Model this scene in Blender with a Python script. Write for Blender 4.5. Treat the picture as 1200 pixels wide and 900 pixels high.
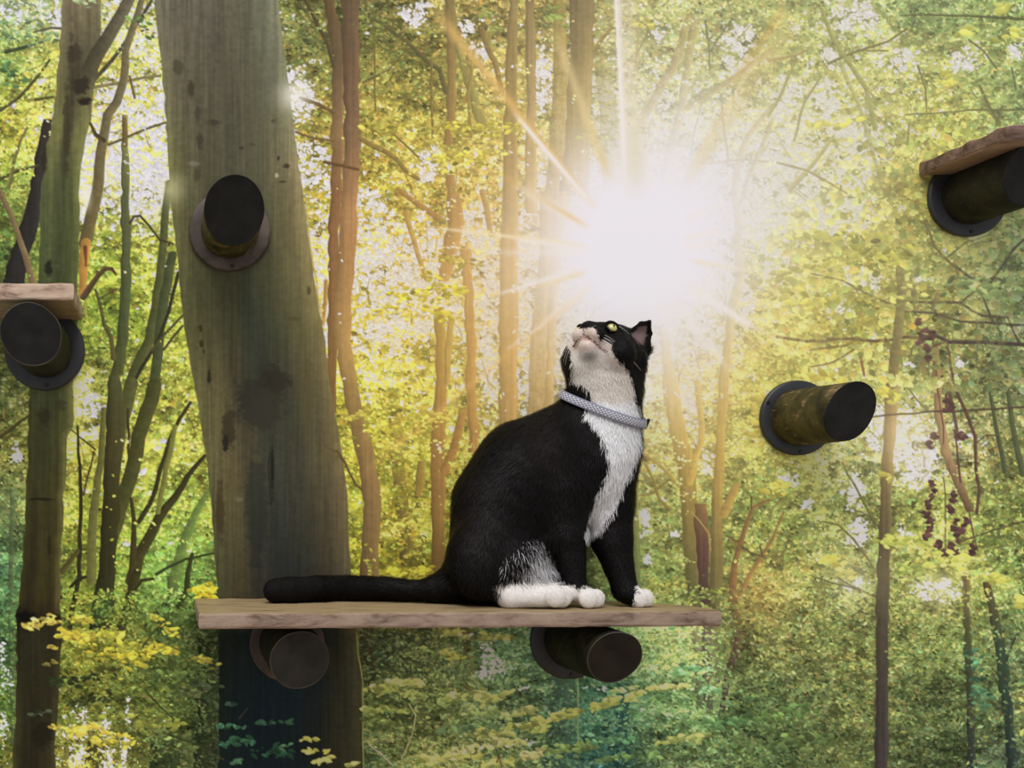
import bpy, bmesh, math
import numpy as np
from mathutils import Vector, Matrix

for o in list(bpy.data.objects): bpy.data.objects.remove(o)
SC = bpy.context.scene; COL = SC.collection

# ---------------------------------------------------------------- camera, sky, lamps, exposure
FPX, DCAM, PPX, PPY, ZC = 1379.0, 2.0, 200.0, 577.0, 1.34     # focal length in pixels, distance to the wall, foot of the view axis, its height
cam_d = bpy.data.cameras.new('camera'); cam = bpy.data.objects.new('camera', cam_d); COL.objects.link(cam)
cam_d.sensor_fit = 'HORIZONTAL'; cam_d.sensor_width = 36; cam_d.lens = FPX / 1200 * 36
cam_d.shift_x = (600 - PPX) / 1200; cam_d.shift_y = (PPY - 450) / 1200
cam.location = (0, -DCAM, ZC); cam.rotation_euler = (math.radians(90), 0, 0); cam_d.clip_start = .02
SC.camera = cam
SC.view_settings.view_transform = 'Standard'; SC.view_settings.look = 'None'; SC.view_settings.gamma = 1; SC.view_settings.use_curve_mapping = False
SC.view_settings.exposure = 0.0
wd = bpy.data.worlds.new('room_light'); SC.world = wd; wd.use_nodes = True
wd.node_tree.nodes['Background'].inputs[0].default_value = (.97, .98, 1.0, 1); wd.node_tree.nodes['Background'].inputs[1].default_value = .54
def lamp(name, loc, aim, size, sy, power, col):
    d = bpy.data.lights.new(name, 'AREA'); d.shape = 'RECTANGLE'; d.size = size; d.size_y = sy; d.energy = power; d.color = col
    o = bpy.data.objects.new(name, d); COL.objects.link(o); o.location = loc
    o.rotation_euler = (Vector(aim) - Vector(loc)).to_track_quat('-Z', 'Y').to_euler(); return o
lamp('ceiling_lamp', (-.15, -2.4, 4.7), (.55, 0, 1.2), 2.8, 2.0, 125, (1, .985, .975))

def W(px, py, d=0.0):                                # the point at distance d off the wall that lies on this line of sight
    s = (DCAM - d) / FPX
    return Vector(((px - PPX) * s, -d, ZC + (PPY - py) * s))

# ---------------------------------------------------------------- helpers
def srgb(c):
    c = np.asarray(c, float); return np.where(c <= .04045, c / 12.92, ((c + .055) / 1.055) ** 2.4)
def lin(r, g, b): v = srgb(np.array([r, g, b]) / 255); return (float(v[0]), float(v[1]), float(v[2]), 1)
def link(o, parent=None):
    COL.objects.link(o)
    if parent: o.parent = parent
    return o
def mesh_np(name, v, f, mat, parent=None, smooth=True, cols=None):
    """mesh object from arrays; f is (n,3) or (n,4)"""
    me = bpy.data.meshes.new(name); v = np.asarray(v, np.float32); f = np.asarray(f, np.int32); k = f.shape[1]
    me.vertices.add(len(v)); me.vertices.foreach_set('co', v.ravel())
    me.loops.add(f.size); me.loops.foreach_set('vertex_index', f.ravel())
    me.polygons.add(len(f)); me.polygons.foreach_set('loop_start', np.arange(0, f.size, k, dtype=np.int32))
    me.polygons.foreach_set('loop_total', np.full(len(f), k, np.int32)) if False else None
    me.polygons.foreach_set('use_smooth', np.full(len(f), smooth, bool))
    me.update(calc_edges=True)
    if cols is not None:
        a = me.color_attributes.new('tint', 'FLOAT_COLOR', 'POINT'); c = np.ones((len(v), 4), np.float32); c[:, :3] = cols
        a.data.foreach_set('color', c.ravel())
    me.materials.append(mat)
    return link(bpy.data.objects.new(name, me), parent)
def bm_obj(name, bm, mat, parent=None, smooth=True):
    bmesh.ops.recalc_face_normals(bm, faces=bm.faces)
    me = bpy.data.meshes.new(name); bm.to_mesh(me); bm.free()
    for p in me.polygons: p.use_smooth = smooth
    for m in (mat if isinstance(mat, (list, tuple)) else [mat]): me.materials.append(m)
    return link(bpy.data.objects.new(name, me), parent)
def empty(name, loc, label, cat, group=None):
    o = bpy.data.objects.new(name, None); o.location = loc; o.empty_display_size = .05; COL.objects.link(o)
    o['label'] = label; o['category'] = cat
    if group: o['group'] = group
    return o
def adopt(child, parent):                            # keep the child where it stands
    child.parent = parent; child.matrix_parent_inverse = Matrix.Translation(parent.location).inverted()
def mat(name, rough=.7, spec=.3):
    m = bpy.data.materials.new(name); m.use_nodes = True; n = m.node_tree.nodes; b = n['Principled BSDF']
    b.inputs['Roughness'].default_value = rough; b.inputs['Specular IOR Level'].default_value = spec
    return m, m.node_tree, b
def nd(t, typ, **kw):
    n = t.nodes.new(typ)
    for k, v in kw.items():
        if k in n.inputs: n.inputs[k].default_value = v
        else: setattr(n, k, v)
    return n
def ramp(t, fac, stops):
    r = nd(t, 'ShaderNodeValToRGB'); e = r.color_ramp.elements
    while len(e) < len(stops): e.new(.5)
    for k, (p, c) in enumerate(stops): e[k].position = p; e[k].color = c
    t.links.new(fac, r.inputs[0]); return r.outputs[0]
def bump(t, b, h, strength, dist):
    n = nd(t, 'ShaderNodeBump', Strength=strength, Distance=dist); t.links.new(h, n.inputs['Height']); t.links.new(n.outputs[0], b.inputs['Normal'])

# wood of the shelves
def wood_mat(name, dark, mid, light, seed):
    m, t, b = mat(name, .62, .25)
    co = nd(t, 'ShaderNodeTexCoord'); mp = nd(t, 'ShaderNodeMapping'); mp.inputs['Scale'].default_value = (1.0, 46, 46); mp.inputs['Location'].default_value = (seed, seed * 2, 0)
    t.links.new(co.outputs['Object'], mp.inputs[0])
    n1 = nd(t, 'ShaderNodeTexNoise', Scale=3.0, Detail=6.0, Roughness=.62, Distortion=.15); t.links.new(mp.outputs[0], n1.inputs['Vector'])
    mp2 = nd(t, 'ShaderNodeMapping'); mp2.inputs['Scale'].default_value = (5, 14, 14); t.links.new(co.outputs['Object'], mp2.inputs[0])
    n2 = nd(t, 'ShaderNodeTexNoise', Scale=2.2, Detail=4.0); t.links.new(mp2.outputs[0], n2.inputs['Vector'])
    mx = nd(t, 'ShaderNodeMath', operation='MULTIPLY_ADD'); t.links.new(n2.outputs[0], mx.inputs[0]); mx.inputs[1].default_value = .55; 
    ml = nd(t, 'ShaderNodeMath', operation='MULTIPLY'); t.links.new(n1.outputs[0], ml.inputs[0]); ml.inputs[1].default_value = .6; t.links.new(ml.outputs[0], mx.inputs[2])
    c = ramp(t, mx.outputs[0], [(.36, lin(*dark)), (.52, lin(*mid)), (.60, lin(*light)), (.70, lin(*mid))])
    t.links.new(c, b.inputs['Base Color']); bump(t, b, n1.outputs[0], .35, .004)
    return m
M_WOOD = wood_mat('aged_shelf_board', (92, 72, 58), (146, 122, 100), (172, 148, 120), 3)
M_WOOD2 = wood_mat('pale_shelf_board', (110, 86, 70), (170, 144, 122), (194, 170, 144), 7)
M_WOOD3 = wood_mat('pinkish_shelf_board', (92, 72, 62), (144, 116, 104), (168, 138, 124), 11)
M_WOOD = wood_mat('aged_shelf_top', (104, 84, 58), (146, 124, 92), (168, 146, 112), 3)
def edge_mat(name, dark, mid, light, seed):
    m, t, b = mat(name, .7, .2); co = nd(t, 'ShaderNodeTexCoord'); mp = nd(t, 'ShaderNodeMapping'); mp.inputs['Scale'].default_value = (12, 30, 42); mp.inputs['Location'].default_value = (seed, 1, 2)
    t.links.new(co.outputs['Object'], mp.inputs[0]); n1 = nd(t, 'ShaderNodeTexNoise', Scale=1.3, Detail=7.0, Roughness=.7, Distortion=.4); t.links.new(mp.outputs[0], n1.inputs['Vector'])
    t.links.new(ramp(t, n1.outputs[0], [(.36, lin(*dark)), (.47, lin(*mid)), (.6, lin(*light)), (.72, lin(*mid))]), b.inputs['Base Color']); bump(t, b, n1.outputs[0], .3, .003); return m
M_EDGE = edge_mat('sawn_shelf_edge', (112, 92, 80), (150, 128, 112), (170, 148, 130), 3)
M_EDGE2 = edge_mat('pale_sawn_shelf_edge', (132, 108, 92), (186, 160, 140), (206, 182, 160), 8)
M_EDGE3 = edge_mat('pinkish_sawn_shelf_edge', (76, 60, 50), (108, 86, 74), (138, 110, 100), 5)  # darkened: shade on the left-facing end is put into this colour
def bark_mat(name, dark, mid, light, patch):
    m, t, b = mat(name, .75, .2)
    co = nd(t, 'ShaderNodeTexCoord')
    n1 = nd(t, 'ShaderNodeTexNoise', Scale=26.0, Detail=6.0, Roughness=.65); t.links.new(co.outputs['Object'], n1.inputs['Vector'])
    c = ramp(t, n1.outputs[0], [(.34, lin(*dark)), (.5, lin(*mid)), (.66, lin(*light)), (.8, lin(*patch))])
    n2 = nd(t, 'ShaderNodeTexNoise', Scale=34.0, Detail=2.0, Distortion=1.0); mp = nd(t, 'ShaderNodeMapping'); mp.inputs['Scale'].default_value = (1, .6, 1.6); mp.inputs['Location'].default_value = (5, 2, 1)
    t.links.new(co.outputs['Object'], mp.inputs[0]); t.links.new(mp.outputs[0], n2.inputs['Vector'])
    mask = ramp(t, n2.outputs[0], [(.60, (0, 0, 0, 1)), (.66, (1, 1, 1, 1))])
    mix = nd(t, 'ShaderNodeMix', data_type='RGBA'); t.links.new(mask, mix.inputs[0]); t.links.new(c, mix.inputs[6]); mix.inputs[7].default_value = lin(*patch); t.links.new(mix.outputs[2], b.inputs['Base Color'])
    bump(t, b, n1.outputs[0], .5, .006); return m
M_BARK = bark_mat('mossy_log_bark', (34, 30, 18), (70, 64, 34), (92, 82, 48), (132, 108, 76))
M_BARK_SHADED = bark_mat('shaded_log_bark', (16, 15, 12), (32, 31, 20), (44, 42, 27), (52, 47, 34))  # darker bark copy: the shade under the shelves is put into its colour
def plain(name, c, c2, scale, rough=.6, spec=.3, bs=.2):
    m, t, b = mat(name, rough, spec); co = nd(t, 'ShaderNodeTexCoord')
    n1 = nd(t, 'ShaderNodeTexNoise', Scale=scale, Detail=4.0); t.links.new(co.outputs['Object'], n1.inputs['Vector'])
    t.links.new(ramp(t, n1.outputs[0], [(.35, lin(*c)), (.65, lin(*c2))]), b.inputs['Base Color']); bump(t, b, n1.outputs[0], bs, .002); return m
M_CAP = plain('charcoal_sawn_end', (34, 34, 33), (45, 45, 44), 30, .8, .2)
M_CAPB = plain('brown_black_sawn_end', (46, 44, 41), (60, 57, 53), 26, .8, .2)
M_CAPC = plain('dark_brown_sawn_end', (36, 31, 26), (50, 44, 37), 26, .8, .2)
M_RIM = plain('pale_rim_edge', (62, 57, 50), (80, 73, 63), 40)  # rim a little lighter than the sawn ends
M_FLG = plain('dark_flange', (38, 39, 42), (50, 51, 55), 22, .45, .5)
M_FLGB = plain('brown_flange', (60, 52, 46), (96, 84, 74), 26, .6, .35)
M_SCREW = plain('black_screw', (16, 16, 17), (26, 26, 27), 50, .4, .5)
M_FLOOR = plain('oak_floor', (150, 120, 90), (176, 146, 112), 6, .5)
M_FLOOR.node_tree.nodes

# ---------------------------------------------------------------- the printed forest (flat print on the wall covering)
X0P, X1P, Y0P, Y1P, SS = -160, 1360, -120, 1020, 2
def paint_forest():
    rg = np.random.default_rng(7)
    W = (X1P - X0P) * SS; H = (Y1P - Y0P) * SS
    xs = X0P + (np.arange(W) + .5) / SS; ys = Y0P + (np.arange(H) + .5) / SS

    def up(g, cx, cy, X, Y):                     # bilinear grid -> separable interpolation at sorted X, Y
        def wts(c, q):
            q = np.clip(q, c[0], c[-1]); i = np.clip(np.searchsorted(c, q, side='right') - 1, 0, len(c) - 2)
            t = ((q - c[i]) / (c[i + 1] - c[i])).astype(np.float32); t = t * t * (3 - 2 * t); return i, t
        ix, tx = wts(cx, X); iy, ty = wts(cy, Y)
        ex = (1,) * (g.ndim - 2)
        r = g[:, ix] * (1 - tx.reshape(1, -1, *ex)) + g[:, ix + 1] * tx.reshape(1, -1, *ex)
        return r[iy] * (1 - ty.reshape(-1, 1, *ex)) + r[iy + 1] * ty.reshape(-1, 1, *ex)
    def noise(sx, sy, octv=3):
        out = np.zeros((H, W), np.float32); a = 1.; tot = 0.
        for o in range(octv):
            cx = np.arange(X0P - sx, X1P + 2 * sx, sx, dtype=float); cy = np.arange(Y0P - sy, Y1P + 2 * sy, sy, dtype=float)
            g = rg.random((len(cy), len(cx))).astype(np.float32)
            out += a * up(g, cx, cy, xs, ys); tot += a; a *= .55; sx /= 2.1; sy /= 2.1
        out /= tot; return (out - .5) * 2
    GX = np.array([0, 100, 200, 300, 400, 500, 600, 700, 800, 900, 1000, 1100, 1200.])
    GY = np.array([0, 75, 150, 225, 300, 375, 450, 525, 600, 675, 750, 825, 900.])
    G = np.array([int(v) for v in """150 165 110 190 195 120 170 175 80 124 128 60 98 100 50 150 138 66 170 150 75 165 155 85 165 170 95 155 165 85 165 175 100 120 145 80 150 175 90
140 160 75 215 205 90 215 210 110 160 160 80 116 114 50 150 142 60 180 160 80 185 175 105 175 175 100 170 175 85 190 195 100 180 185 95 150 170 95
200 200 75 235 225 110 225 220 110 200 190 90 165 150 60 180 165 66 195 175 80 205 195 130 205 200 130 210 205 125 215 210 110 185 190 80 140 165 95
130 150 60 225 220 110 240 235 150 225 215 100 190 170 60 190 165 65 210 175 80 235 225 200 230 225 190 225 220 160 215 210 120 170 165 60 110 130 75
90 110 45 170 190 70 205 210 80 225 215 90 232 212 95 225 190 85 225 185 110 236 233 238 225 205 140 215 205 100 185 180 80 145 148 78 100 120 75
60 70 30 150 175 60 175 190 65 215 210 70 220 200 75 215 190 75 225 195 120 233 230 235 225 205 140 205 190 90 170 165 70 145 145 75 110 125 80
90 100 50 185 190 85 190 195 75 170 160 60 205 200 65 210 195 75 215 190 110 225 215 180 215 195 110 195 190 85 180 180 95 140 145 80 120 130 80
130 135 60 200 195 80 190 195 75 150 150 50 190 185 60 190 180 60 180 165 70 170 160 90 190 180 95 175 180 85 175 180 110 185 180 115 140 145 80
105 125 70 170 180 60 160 185 70 140 140 50 165 165 50 165 155 50 150 150 60 135 150 75 150 160 80 145 160 75 150 160 85 170 180 85 140 155 75
100 150 90 140 155 50 125 170 70 100 120 50 160 155 40 150 140 40 110 120 50 110 130 65 125 140 65 160 160 78 150 160 85 165 170 80 140 160 80
80 120 60 140 145 45 75 95 38 30 40 30 48 66 40 72 84 46 66 100 66 80 118 68 98 118 60 115 120 60 120 130 65 115 130 65 110 130 75
80 110 40 105 112 38 88 104 42 26 36 30 80 96 44 84 98 48 78 102 62 56 98 70 80 112 60 85 106 56 105 116 60 90 106 56 110 130 75
110 115 40 165 160 60 80 95 45 25 35 30 54 74 42 110 120 60 90 110 60 45 85 70 85 105 60 75 96 50 85 96 50 75 92 50 90 110 75""".split()], np.float32).reshape(13, 13, 3) / 255
    base = up(G, GX, GY, xs, ys).astype(np.float32)
    n1 = noise(60, 34, 4); n2 = noise(16, 9, 3); n3 = noise(5, 3.2, 2)
    V = 1 + .34 * n1 + .42 * n2 + .3 * n3
    C = base * np.clip(V, .35, 1.7)[..., None] * .96
    SKY = np.array((233, 231, 240), np.float32) / 255
    # where the sky looks through the leaves
    SK = np.array([float(v) for v in """5 6 6 5 3 4 4 4 4 3 5 1 4
2 5 6 6 2 3 4 5 5 4 5 4 3
3 7 8 6 3 3 4 6 6 6 6 4 2
1 7 8 7 5 4 5 9 9 8 6 2 1
0 3 5 7 8 7 6 9 8 5 3 2 1
0 2 4 6 8 7 6 9 8 4 3 2 1
2 5 4 2 5 5 5 8 6 3 4 3 2
2 4 4 2 3 3 3 4 4 3 4 5 2
1 3 3 2 2 2 2 2 3 1 3 3 1
3 2 3 1 1 1 1 1 1 1 2 3 1
3 1 1 0 0 1 1 0 0 0 0 1 1
3 4 1 0 0 0 0 0 0 0 0 1 1
4 7 2 0 0 1 1 0 0 0 2 1 1""".split()], np.float32).reshape(13, 13) / 10
    S = up(SK, GX, GY, xs, ys) - .30
    for b in np.array([float(v) for v in """175 195 26 22 172 125 16 12 130 107 14 11 100 235 5 18 345 105 16 20 352 125 14 16 365 190 22 24 430 240 16 14 503 190 11 20 485 16 14 12 547 34 9 10 485 310 22 26 430 322 14 20 510 285 11 12 470 352 22 14 550 265 16 16 570 352 12 26 575 430 10 34 445 370 16 12 636 96 9 30 612 300 9 60 614 420 10 60 650 325 8 20 925 115 16 16 965 115 13 16 1005 165 30 16 1058 70 14 13 1005 20 20 14 1132 70 13 14 973 68 9 9 862 58 16 22 870 38 14 10 955 250 52 26 1012 330 22 12 912 312 14 14 985 365 16 13 1080 325 14 6 1060 512 18 34 1075 545 16 20 1030 505 14 20 830 540 8 14 755 612 7 17 756 656 6 9 1000 572 11 17 1006 625 12 16 1058 625 7 9 790 625 5 5 1098 694 30 12 995 684 16 9 571 768 9 20 588 782 12 10 562 790 12 6 690 806 20 4 545 742 12 6 615 806 14 4 151 835 4 22 125 864 5 20 97 842 5 12 90 886 6 14 127 890 5 16 146 875 5 12 105 478 13 10 110 508 9 8 165 553 5 5 20 532 8 12 640 215 8 12 708 108 6 10 772 40 6 8 775 118 8 8 1190 60 8 8 912 180 16 14 935 205 16 14 880 240 20 30 840 330 14 26 870 360 12 20 830 390 12 16 1110 290 6 6 560 60 9 10 1000 205 16 8 800 480 6 26 814 500 5 26 17 17 8 8 65 20 8 8 160 240 12 12 180 235 10 12 1020 395 6 5 1123 430 10 12 1065 430 6 8 945 590 7 6 925 560 10 8 620 870 10 5 540 880 12 5 4 850 4 14 8 800 5 20 3 770 5 20""".split()]).reshape(-1, 4):
        x, y, rx, ry = b
        i0, i1 = [int((q - X0P) * SS) for q in (x - 2.6 * rx, x + 2.6 * rx)]; j0, j1 = [int((q - Y0P) * SS) for q in (y - 2.6 * ry, y + 2.6 * ry)]
        i0 = max(i0, 0); j0 = max(j0, 0)
        ex = np.exp(-((xs[i0:i1] - x) / rx) ** 2)[None, :] * np.exp(-((ys[j0:j1] - y) / ry) ** 2)[:, None]
        S[j0:j1, i0:i1] += .95 * ex
    dens = S

    def stamps(C, n, smin, smax, asp, fsky, br, gate=None, tint=None, seed=0, reg=None, yel=.5, var=.17):
        """scatter n leaf-shaped dabs; colour from the region, the later ones lie on top"""
        r = np.random.default_rng(seed)
        if reg is None: reg = (X0P + 8, X1P - 8, Y0P + 8, Y1P - 8)
        px = r.uniform(reg[0], reg[1], n); py = r.uniform(reg[2], reg[3], n)
        ix = ((px - X0P) * SS).astype(int); iy = ((py - Y0P) * SS).astype(int)
        sk = dens[iy, ix] + .22 * n2[iy, ix] + .10 * n1[iy, ix]
        issky = sk + r.normal(0, .13, n) > .33
        rad = r.uniform(smin, smax, n) ** 1.0
        if gate is not None:
            k = gate(px, py, r.random(n)); px, py, ix, iy, issky, rad = px[k], py[k], ix[k], iy[k], issky[k], rad[k]
        n = len(px)
        bc = base[iy, ix] if tint is None else np.array(tint, np.float32)[None] / 255 * np.ones((n, 1), np.float32)
        v = br * (1 + .34 * n1[iy, ix] + .46 * n2[iy, ix]) * np.exp(r.normal(0, var, n))
        col = bc * v[:, None]
        w = np.clip((v - 1.0) * 1.3, 0, .8)[:, None]                     # the brightest leaves go pale yellow
        col = col * (1 - w * .5) + w * .5 * np.array((.96, .95, .70)) * bc.max(1, keepdims=True) * 1.12
        col *= 1 + r.normal(0, .04, (n, 3)) + np.outer(r.normal(0, .05, n), (1, 0, -1.2))
        m = issky & (r.random(n) < fsky)
        col[m] = SKY * (1 - .5 * r.random((m.sum(), 1)) * .2); 
        notm = issky & ~m
        col[notm] = col[notm] * 1.1
        col = np.clip(col, .02, .97).astype(np.float32)
        ang = r.normal(0, .55, n) + r.choice([0, .5, -.5], n)
        R = int(np.ceil(smax * SS * 1.05)); o = np.arange(-R, R + 1)
        ox, oy = np.meshgrid(o, o); ox = ox.ravel(); oy = oy.ravel()
        Cf = C.reshape(-1, 3)
        for a in range(0, n, 20000):
            s = slice(a, a + 20000)
            ca, sa = np.cos(ang[s])[:, None], np.sin(ang[s])[:, None]; rr = rad[s][:, None] * SS
            u = (ox * ca + oy * sa) / rr; w_ = (-ox * sa + oy * ca) / (rr * asp)
            inside = np.abs(w_) < np.clip(1 - u * u, 0, 1) * (1 - .25 * u)
            X = ix[s][:, None] + ox; Y = iy[s][:, None] + oy
            inside &= (X >= 0) & (X < W) & (Y >= 0) & (Y < H)
            lin = (Y * W + X)[inside]
            sh = 1 + .10 * np.clip(w_, -1, 1)
            cc = np.broadcast_to(col[s][:, None, :], inside.shape + (3,))[inside] * sh[inside][:, None]
            Cf[lin] = cc
        return C

    def strip(rows, cols, edge=.8, alpha=1., grain=.10, ext=True, holes=0.):
        """trunk: rows = (y, left, right)...; cols = (y, left rgb, middle rgb, right rgb)..."""
        rows = np.array(rows, float).reshape(-1, 3)
        if ext and rows[0, 0] <= 0: 
            e = rows[0] - (rows[1] - rows[0]) / (rows[1, 0] - rows[0, 0]) * 130; rows = np.vstack([e, rows])
        if ext and rows[-1, 0] >= 900:
            e = rows[-1] + (rows[-1] - rows[-2]) / (rows[-1, 0] - rows[-2, 0]) * 130; rows = np.vstack([rows, e])
        j0 = max(int((rows[0, 0] - Y0P) * SS), 0); j1 = min(int((rows[-1, 0] - Y0P) * SS), H)
        if j1 <= j0: return
        Y = ys[j0:j1]; xl = np.interp(Y, rows[:, 0], rows[:, 1]); xr = np.interp(Y, rows[:, 0], rows[:, 2])
        wob = np.interp(Y, np.arange(Y[0], Y[-1] + 9, 9), rg.normal(0, edge, len(np.arange(Y[0], Y[-1] + 9, 9))))
        wob2 = np.interp(Y, np.arange(Y[0], Y[-1] + 13, 13), rg.normal(0, edge, len(np.arange(Y[0], Y[-1] + 13, 13))))
        xl = xl + wob; xr = xr + wob2
        i0 = max(int((xl.min() - 2 - X0P) * SS), 0); i1 = min(int((xr.max() + 2 - X0P) * SS), W)
        X = xs[i0:i1][None, :]
        u = (X - xl[:, None]) / (xr - xl)[:, None]
        m = np.clip((X - xl[:, None]) * 1.2 + .5, 0, 1) * np.clip((xr[:, None] - X) * 1.2 + .5, 0, 1) * alpha
        cc = np.array(cols, float); nc = (cc.shape[1] - 1) // 3
        uu = np.linspace(0, 1, nc); out = np.zeros(u.shape + (3,), np.float32)
        cr = np.stack([[np.interp(Y, cc[:, 0], cc[:, 1 + 3 * k + c]) for c in range(3)] for k in range(nc)])  # k,3,Y
        t = np.clip(u, 0, 1) * (nc - 1); k0 = np.clip(t.astype(int), 0, nc - 2); t = t - k0; t = (t * t * (3 - 2 * t))[..., None]
        jj = np.arange(len(Y))[:, None]
        crT = np.transpose(cr, (2, 0, 1)) / 255
        out = crT[jj, k0] * (1 - t) + crT[jj, k0 + 1] * t
        g = NV[j0:j1, i0:i1] * grain + NF[j0:j1, i0:i1] * grain * .6
        out = out * (1 + g)[..., None]
        if holes > 0:
            m = m * (np.clip((n2[j0:j1, i0:i1] * .6 + n3[j0:j1, i0:i1] * .5 + 1 - 2 * holes) * 6, 0, 1))
        m = m[..., None]
        C[j0:j1, i0:i1] = C[j0:j1, i0:i1] * (1 - m) + out * m

    def branch(pts, w0, w1, col, alpha=1., col2=None, jit=.7):
        """limb along points with width tapering from w0 to w1"""
        P = np.array(pts, float).reshape(-1, 2)
        Q = [P[0]]
        for a, b in zip(P[:-1], P[1:]):
            n = max(1, int(np.hypot(*(b - a)) / 14))
            for k in range(1, n + 1): Q.append(a + (b - a) * k / n + (rg.normal(0, jit, 2) if k < n else 0))
        P = np.array(Q); N = len(P); c0 = np.array(col, float) / 255; c1 = c0 if col2 is None else np.array(col2, float) / 255
        for k in range(N - 1):
            a, b = P[k], P[k + 1]; wa = w0 + (w1 - w0) * k / (N - 1); wb = w0 + (w1 - w0) * (k + 1) / (N - 1)
            h = max(wa, wb) / 2 + 1.5
            i0 = max(int((min(a[0], b[0]) - h - X0P) * SS), 0); i1 = min(int((max(a[0], b[0]) + h - X0P) * SS) + 1, W)
            j0 = max(int((min(a[1], b[1]) - h - Y0P) * SS), 0); j1 = min(int((max(a[1], b[1]) + h - Y0P) * SS) + 1, H)
            if i1 <= i0 or j1 <= j0: continue
            X = xs[i0:i1][None, :]; Y = ys[j0:j1][:, None]; d = b - a; L = max(d @ d, 1e-6)
            t = np.clip(((X - a[0]) * d[0] + (Y - a[1]) * d[1]) / L, 0, 1)
            dx = X - a[0] - t * d[0]; dy = Y - a[1] - t * d[1]; dist = np.hypot(dx, dy); w = (wa + (wb - wa) * t) / 2
            side = (dx * d[1] - dy * d[0]) / np.sqrt(L) / np.maximum(w, .5)
            m = (np.clip((w - dist) * 1.3 + .5, 0, 1) * alpha)[..., None]
            cc = (c0 + (c1 - c0) * (k / max(N - 2, 1)))
            cc = cc * (1 + .16 * np.clip(side, -1, 1) + .10 * NF[j0:j1, i0:i1])[..., None]
            C[j0:j1, i0:i1] = C[j0:j1, i0:i1] * (1 - m) + cc * m
    NV = noise(2.4, 60, 2); NF = noise(5, 4, 2)

    def twigs(n, reg, col, ln=(12, 45), w=1.6, alpha=.7, up_=True, seed=1):
        r = np.random.default_rng(seed)
        for _ in range(n):
            x, y = r.uniform(reg[0], reg[1]), r.uniform(reg[2], reg[3]); a = r.uniform(0, 6.28) if not up_ else -1.57 + r.normal(0, .6)
            L = r.uniform(*ln); p = [(x, y)]
            for k in range(3):
                a += r.normal(0, .3); x += np.cos(a) * L / 3; y += np.sin(a) * L / 3; p.append((x, y))
            branch(p, w * r.uniform(.7, 1.5), .8, np.array(col) * r.uniform(.8, 1.2), alpha)
    def dabs(x0, y0, x1, y1, spread, n, size, col, seed=0, asp=.5, var=.2):
        """leaves of one spray laid along a line"""
        r = np.random.default_rng(seed + int(x0 * 7 + y0))
        for _ in range(n):
            t = r.random(); x = x0 + (x1 - x0) * t + r.normal(0, spread * .6); y = y0 + (y1 - y0) * t + r.normal(0, spread * .5)
            s = size * r.uniform(.6, 1.3); a = r.normal(0, .45); R = s + 1
            i0, i1 = max(int((x - R - X0P) * SS), 0), int((x + R - X0P) * SS); j0, j1 = max(int((y - R - Y0P) * SS), 0), int((y + R - Y0P) * SS)
            if i1 <= i0 or j1 <= j0 or i0 >= W or j0 >= H: continue
            X = xs[i0:i1][None, :] - x; Y = ys[j0:j1][:, None] - y
            u = (X * np.cos(a) + Y * np.sin(a)) / s; v = (-X * np.sin(a) + Y * np.cos(a)) / (s * asp)
            m = np.clip((np.clip(1 - u * u, 0, 1) * (1 - .3 * u) - np.abs(v)) * 3, 0, 1)[..., None]
            c = np.array(col) / 255 * np.exp(r.normal(0, var)) * (1 - .15 * np.clip(v, -1, 1))[..., None]
            C[j0:j1, i0:i1] = C[j0:j1, i0:i1] * (1 - m) + np.clip(c, 0, 1) * m

    # --- far layer of leaves
    C = stamps(C, 45000, 2.2, 6.0, .6, 1., .98, seed=1, var=.2)
    C = stamps(C, 120000, 1.0, 2.9, .62, .95, 1.08, seed=2, var=.27)
    twigs(170, (0, 1200, 0, 620), (150, 125, 65), w=1.7, alpha=.6, seed=3)
    # --- far and middle trunks  (y, left, right)
    o1 = (175, 140, 75)
    def col3(y, c, k=.82, k2=1.12):
        c = np.array(c, float); return [y, *(c * k), *c, *(np.minimum(c * k2, 250))]
    def trunk(pts, cols, **kw):                    # centre line points: y, x, width
        p = np.array(pts, float).reshape(-1, 3)
        strip([(y, x - w / 2, x + w / 2) for y, x, w in p], [col3(c[0], c[1:]) for c in cols], **kw)
    trunk([0, 527, 14, 50, 529, 11, 100, 529, 10, 140, 528, 10, 170, 524, 12], [(0, 135, 115, 60), (170, 150, 115, 60)])
    trunk([50, 536, 9, 100, 550, 12, 150, 567, 13], [(0, 150, 138, 70)], holes=.3)
    trunk([205, 527, 10, 225, 530, 14, 262, 534, 20, 300, 526, 18, 330, 520, 14], [(205, 165, 125, 65), (300, 190, 140, 75)], holes=.3)
    trunk([292, 546, 12, 350, 549, 11, 400, 552, 12, 450, 551, 12, 482, 552, 12, 507, 556, 12, 530, 553, 11], [(290, 190, 140, 75), (530, 180, 130, 65)])
    trunk([360, 514, 12, 450, 517, 13, 487, 515, 16, 525, 512, 18, 562, 513, 16, 625, 513, 15, 668, 513, 17], [(360, 172, 135, 62), (500, 170, 122, 60), (668, 140, 105, 48)])
    trunk([375, 528, 9, 450, 524, 9], [(375, 178, 145, 70)])
    branch([(542, 482), (532, 525), (521, 552)], 9, 11, (168, 120, 58))
    trunk([490, 462, 14, 560, 468, 16, 630, 475, 15, 664, 476, 15], [(490, 160, 135, 55), (664, 110, 90, 42)], holes=.45)
    trunk([540, 494, 8, 582, 490, 10], [(540, 160, 130, 55)])
    trunk([0, 601, 9, 40, 600, 12, 150, 598, 15, 250, 597, 19, 350, 596, 22, 450, 595, 22, 500, 595, 22], [(0, 140, 118, 70), (150, 160, 130, 70), (300, 195, 150, 80), (500, 195, 150, 85)])
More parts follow.
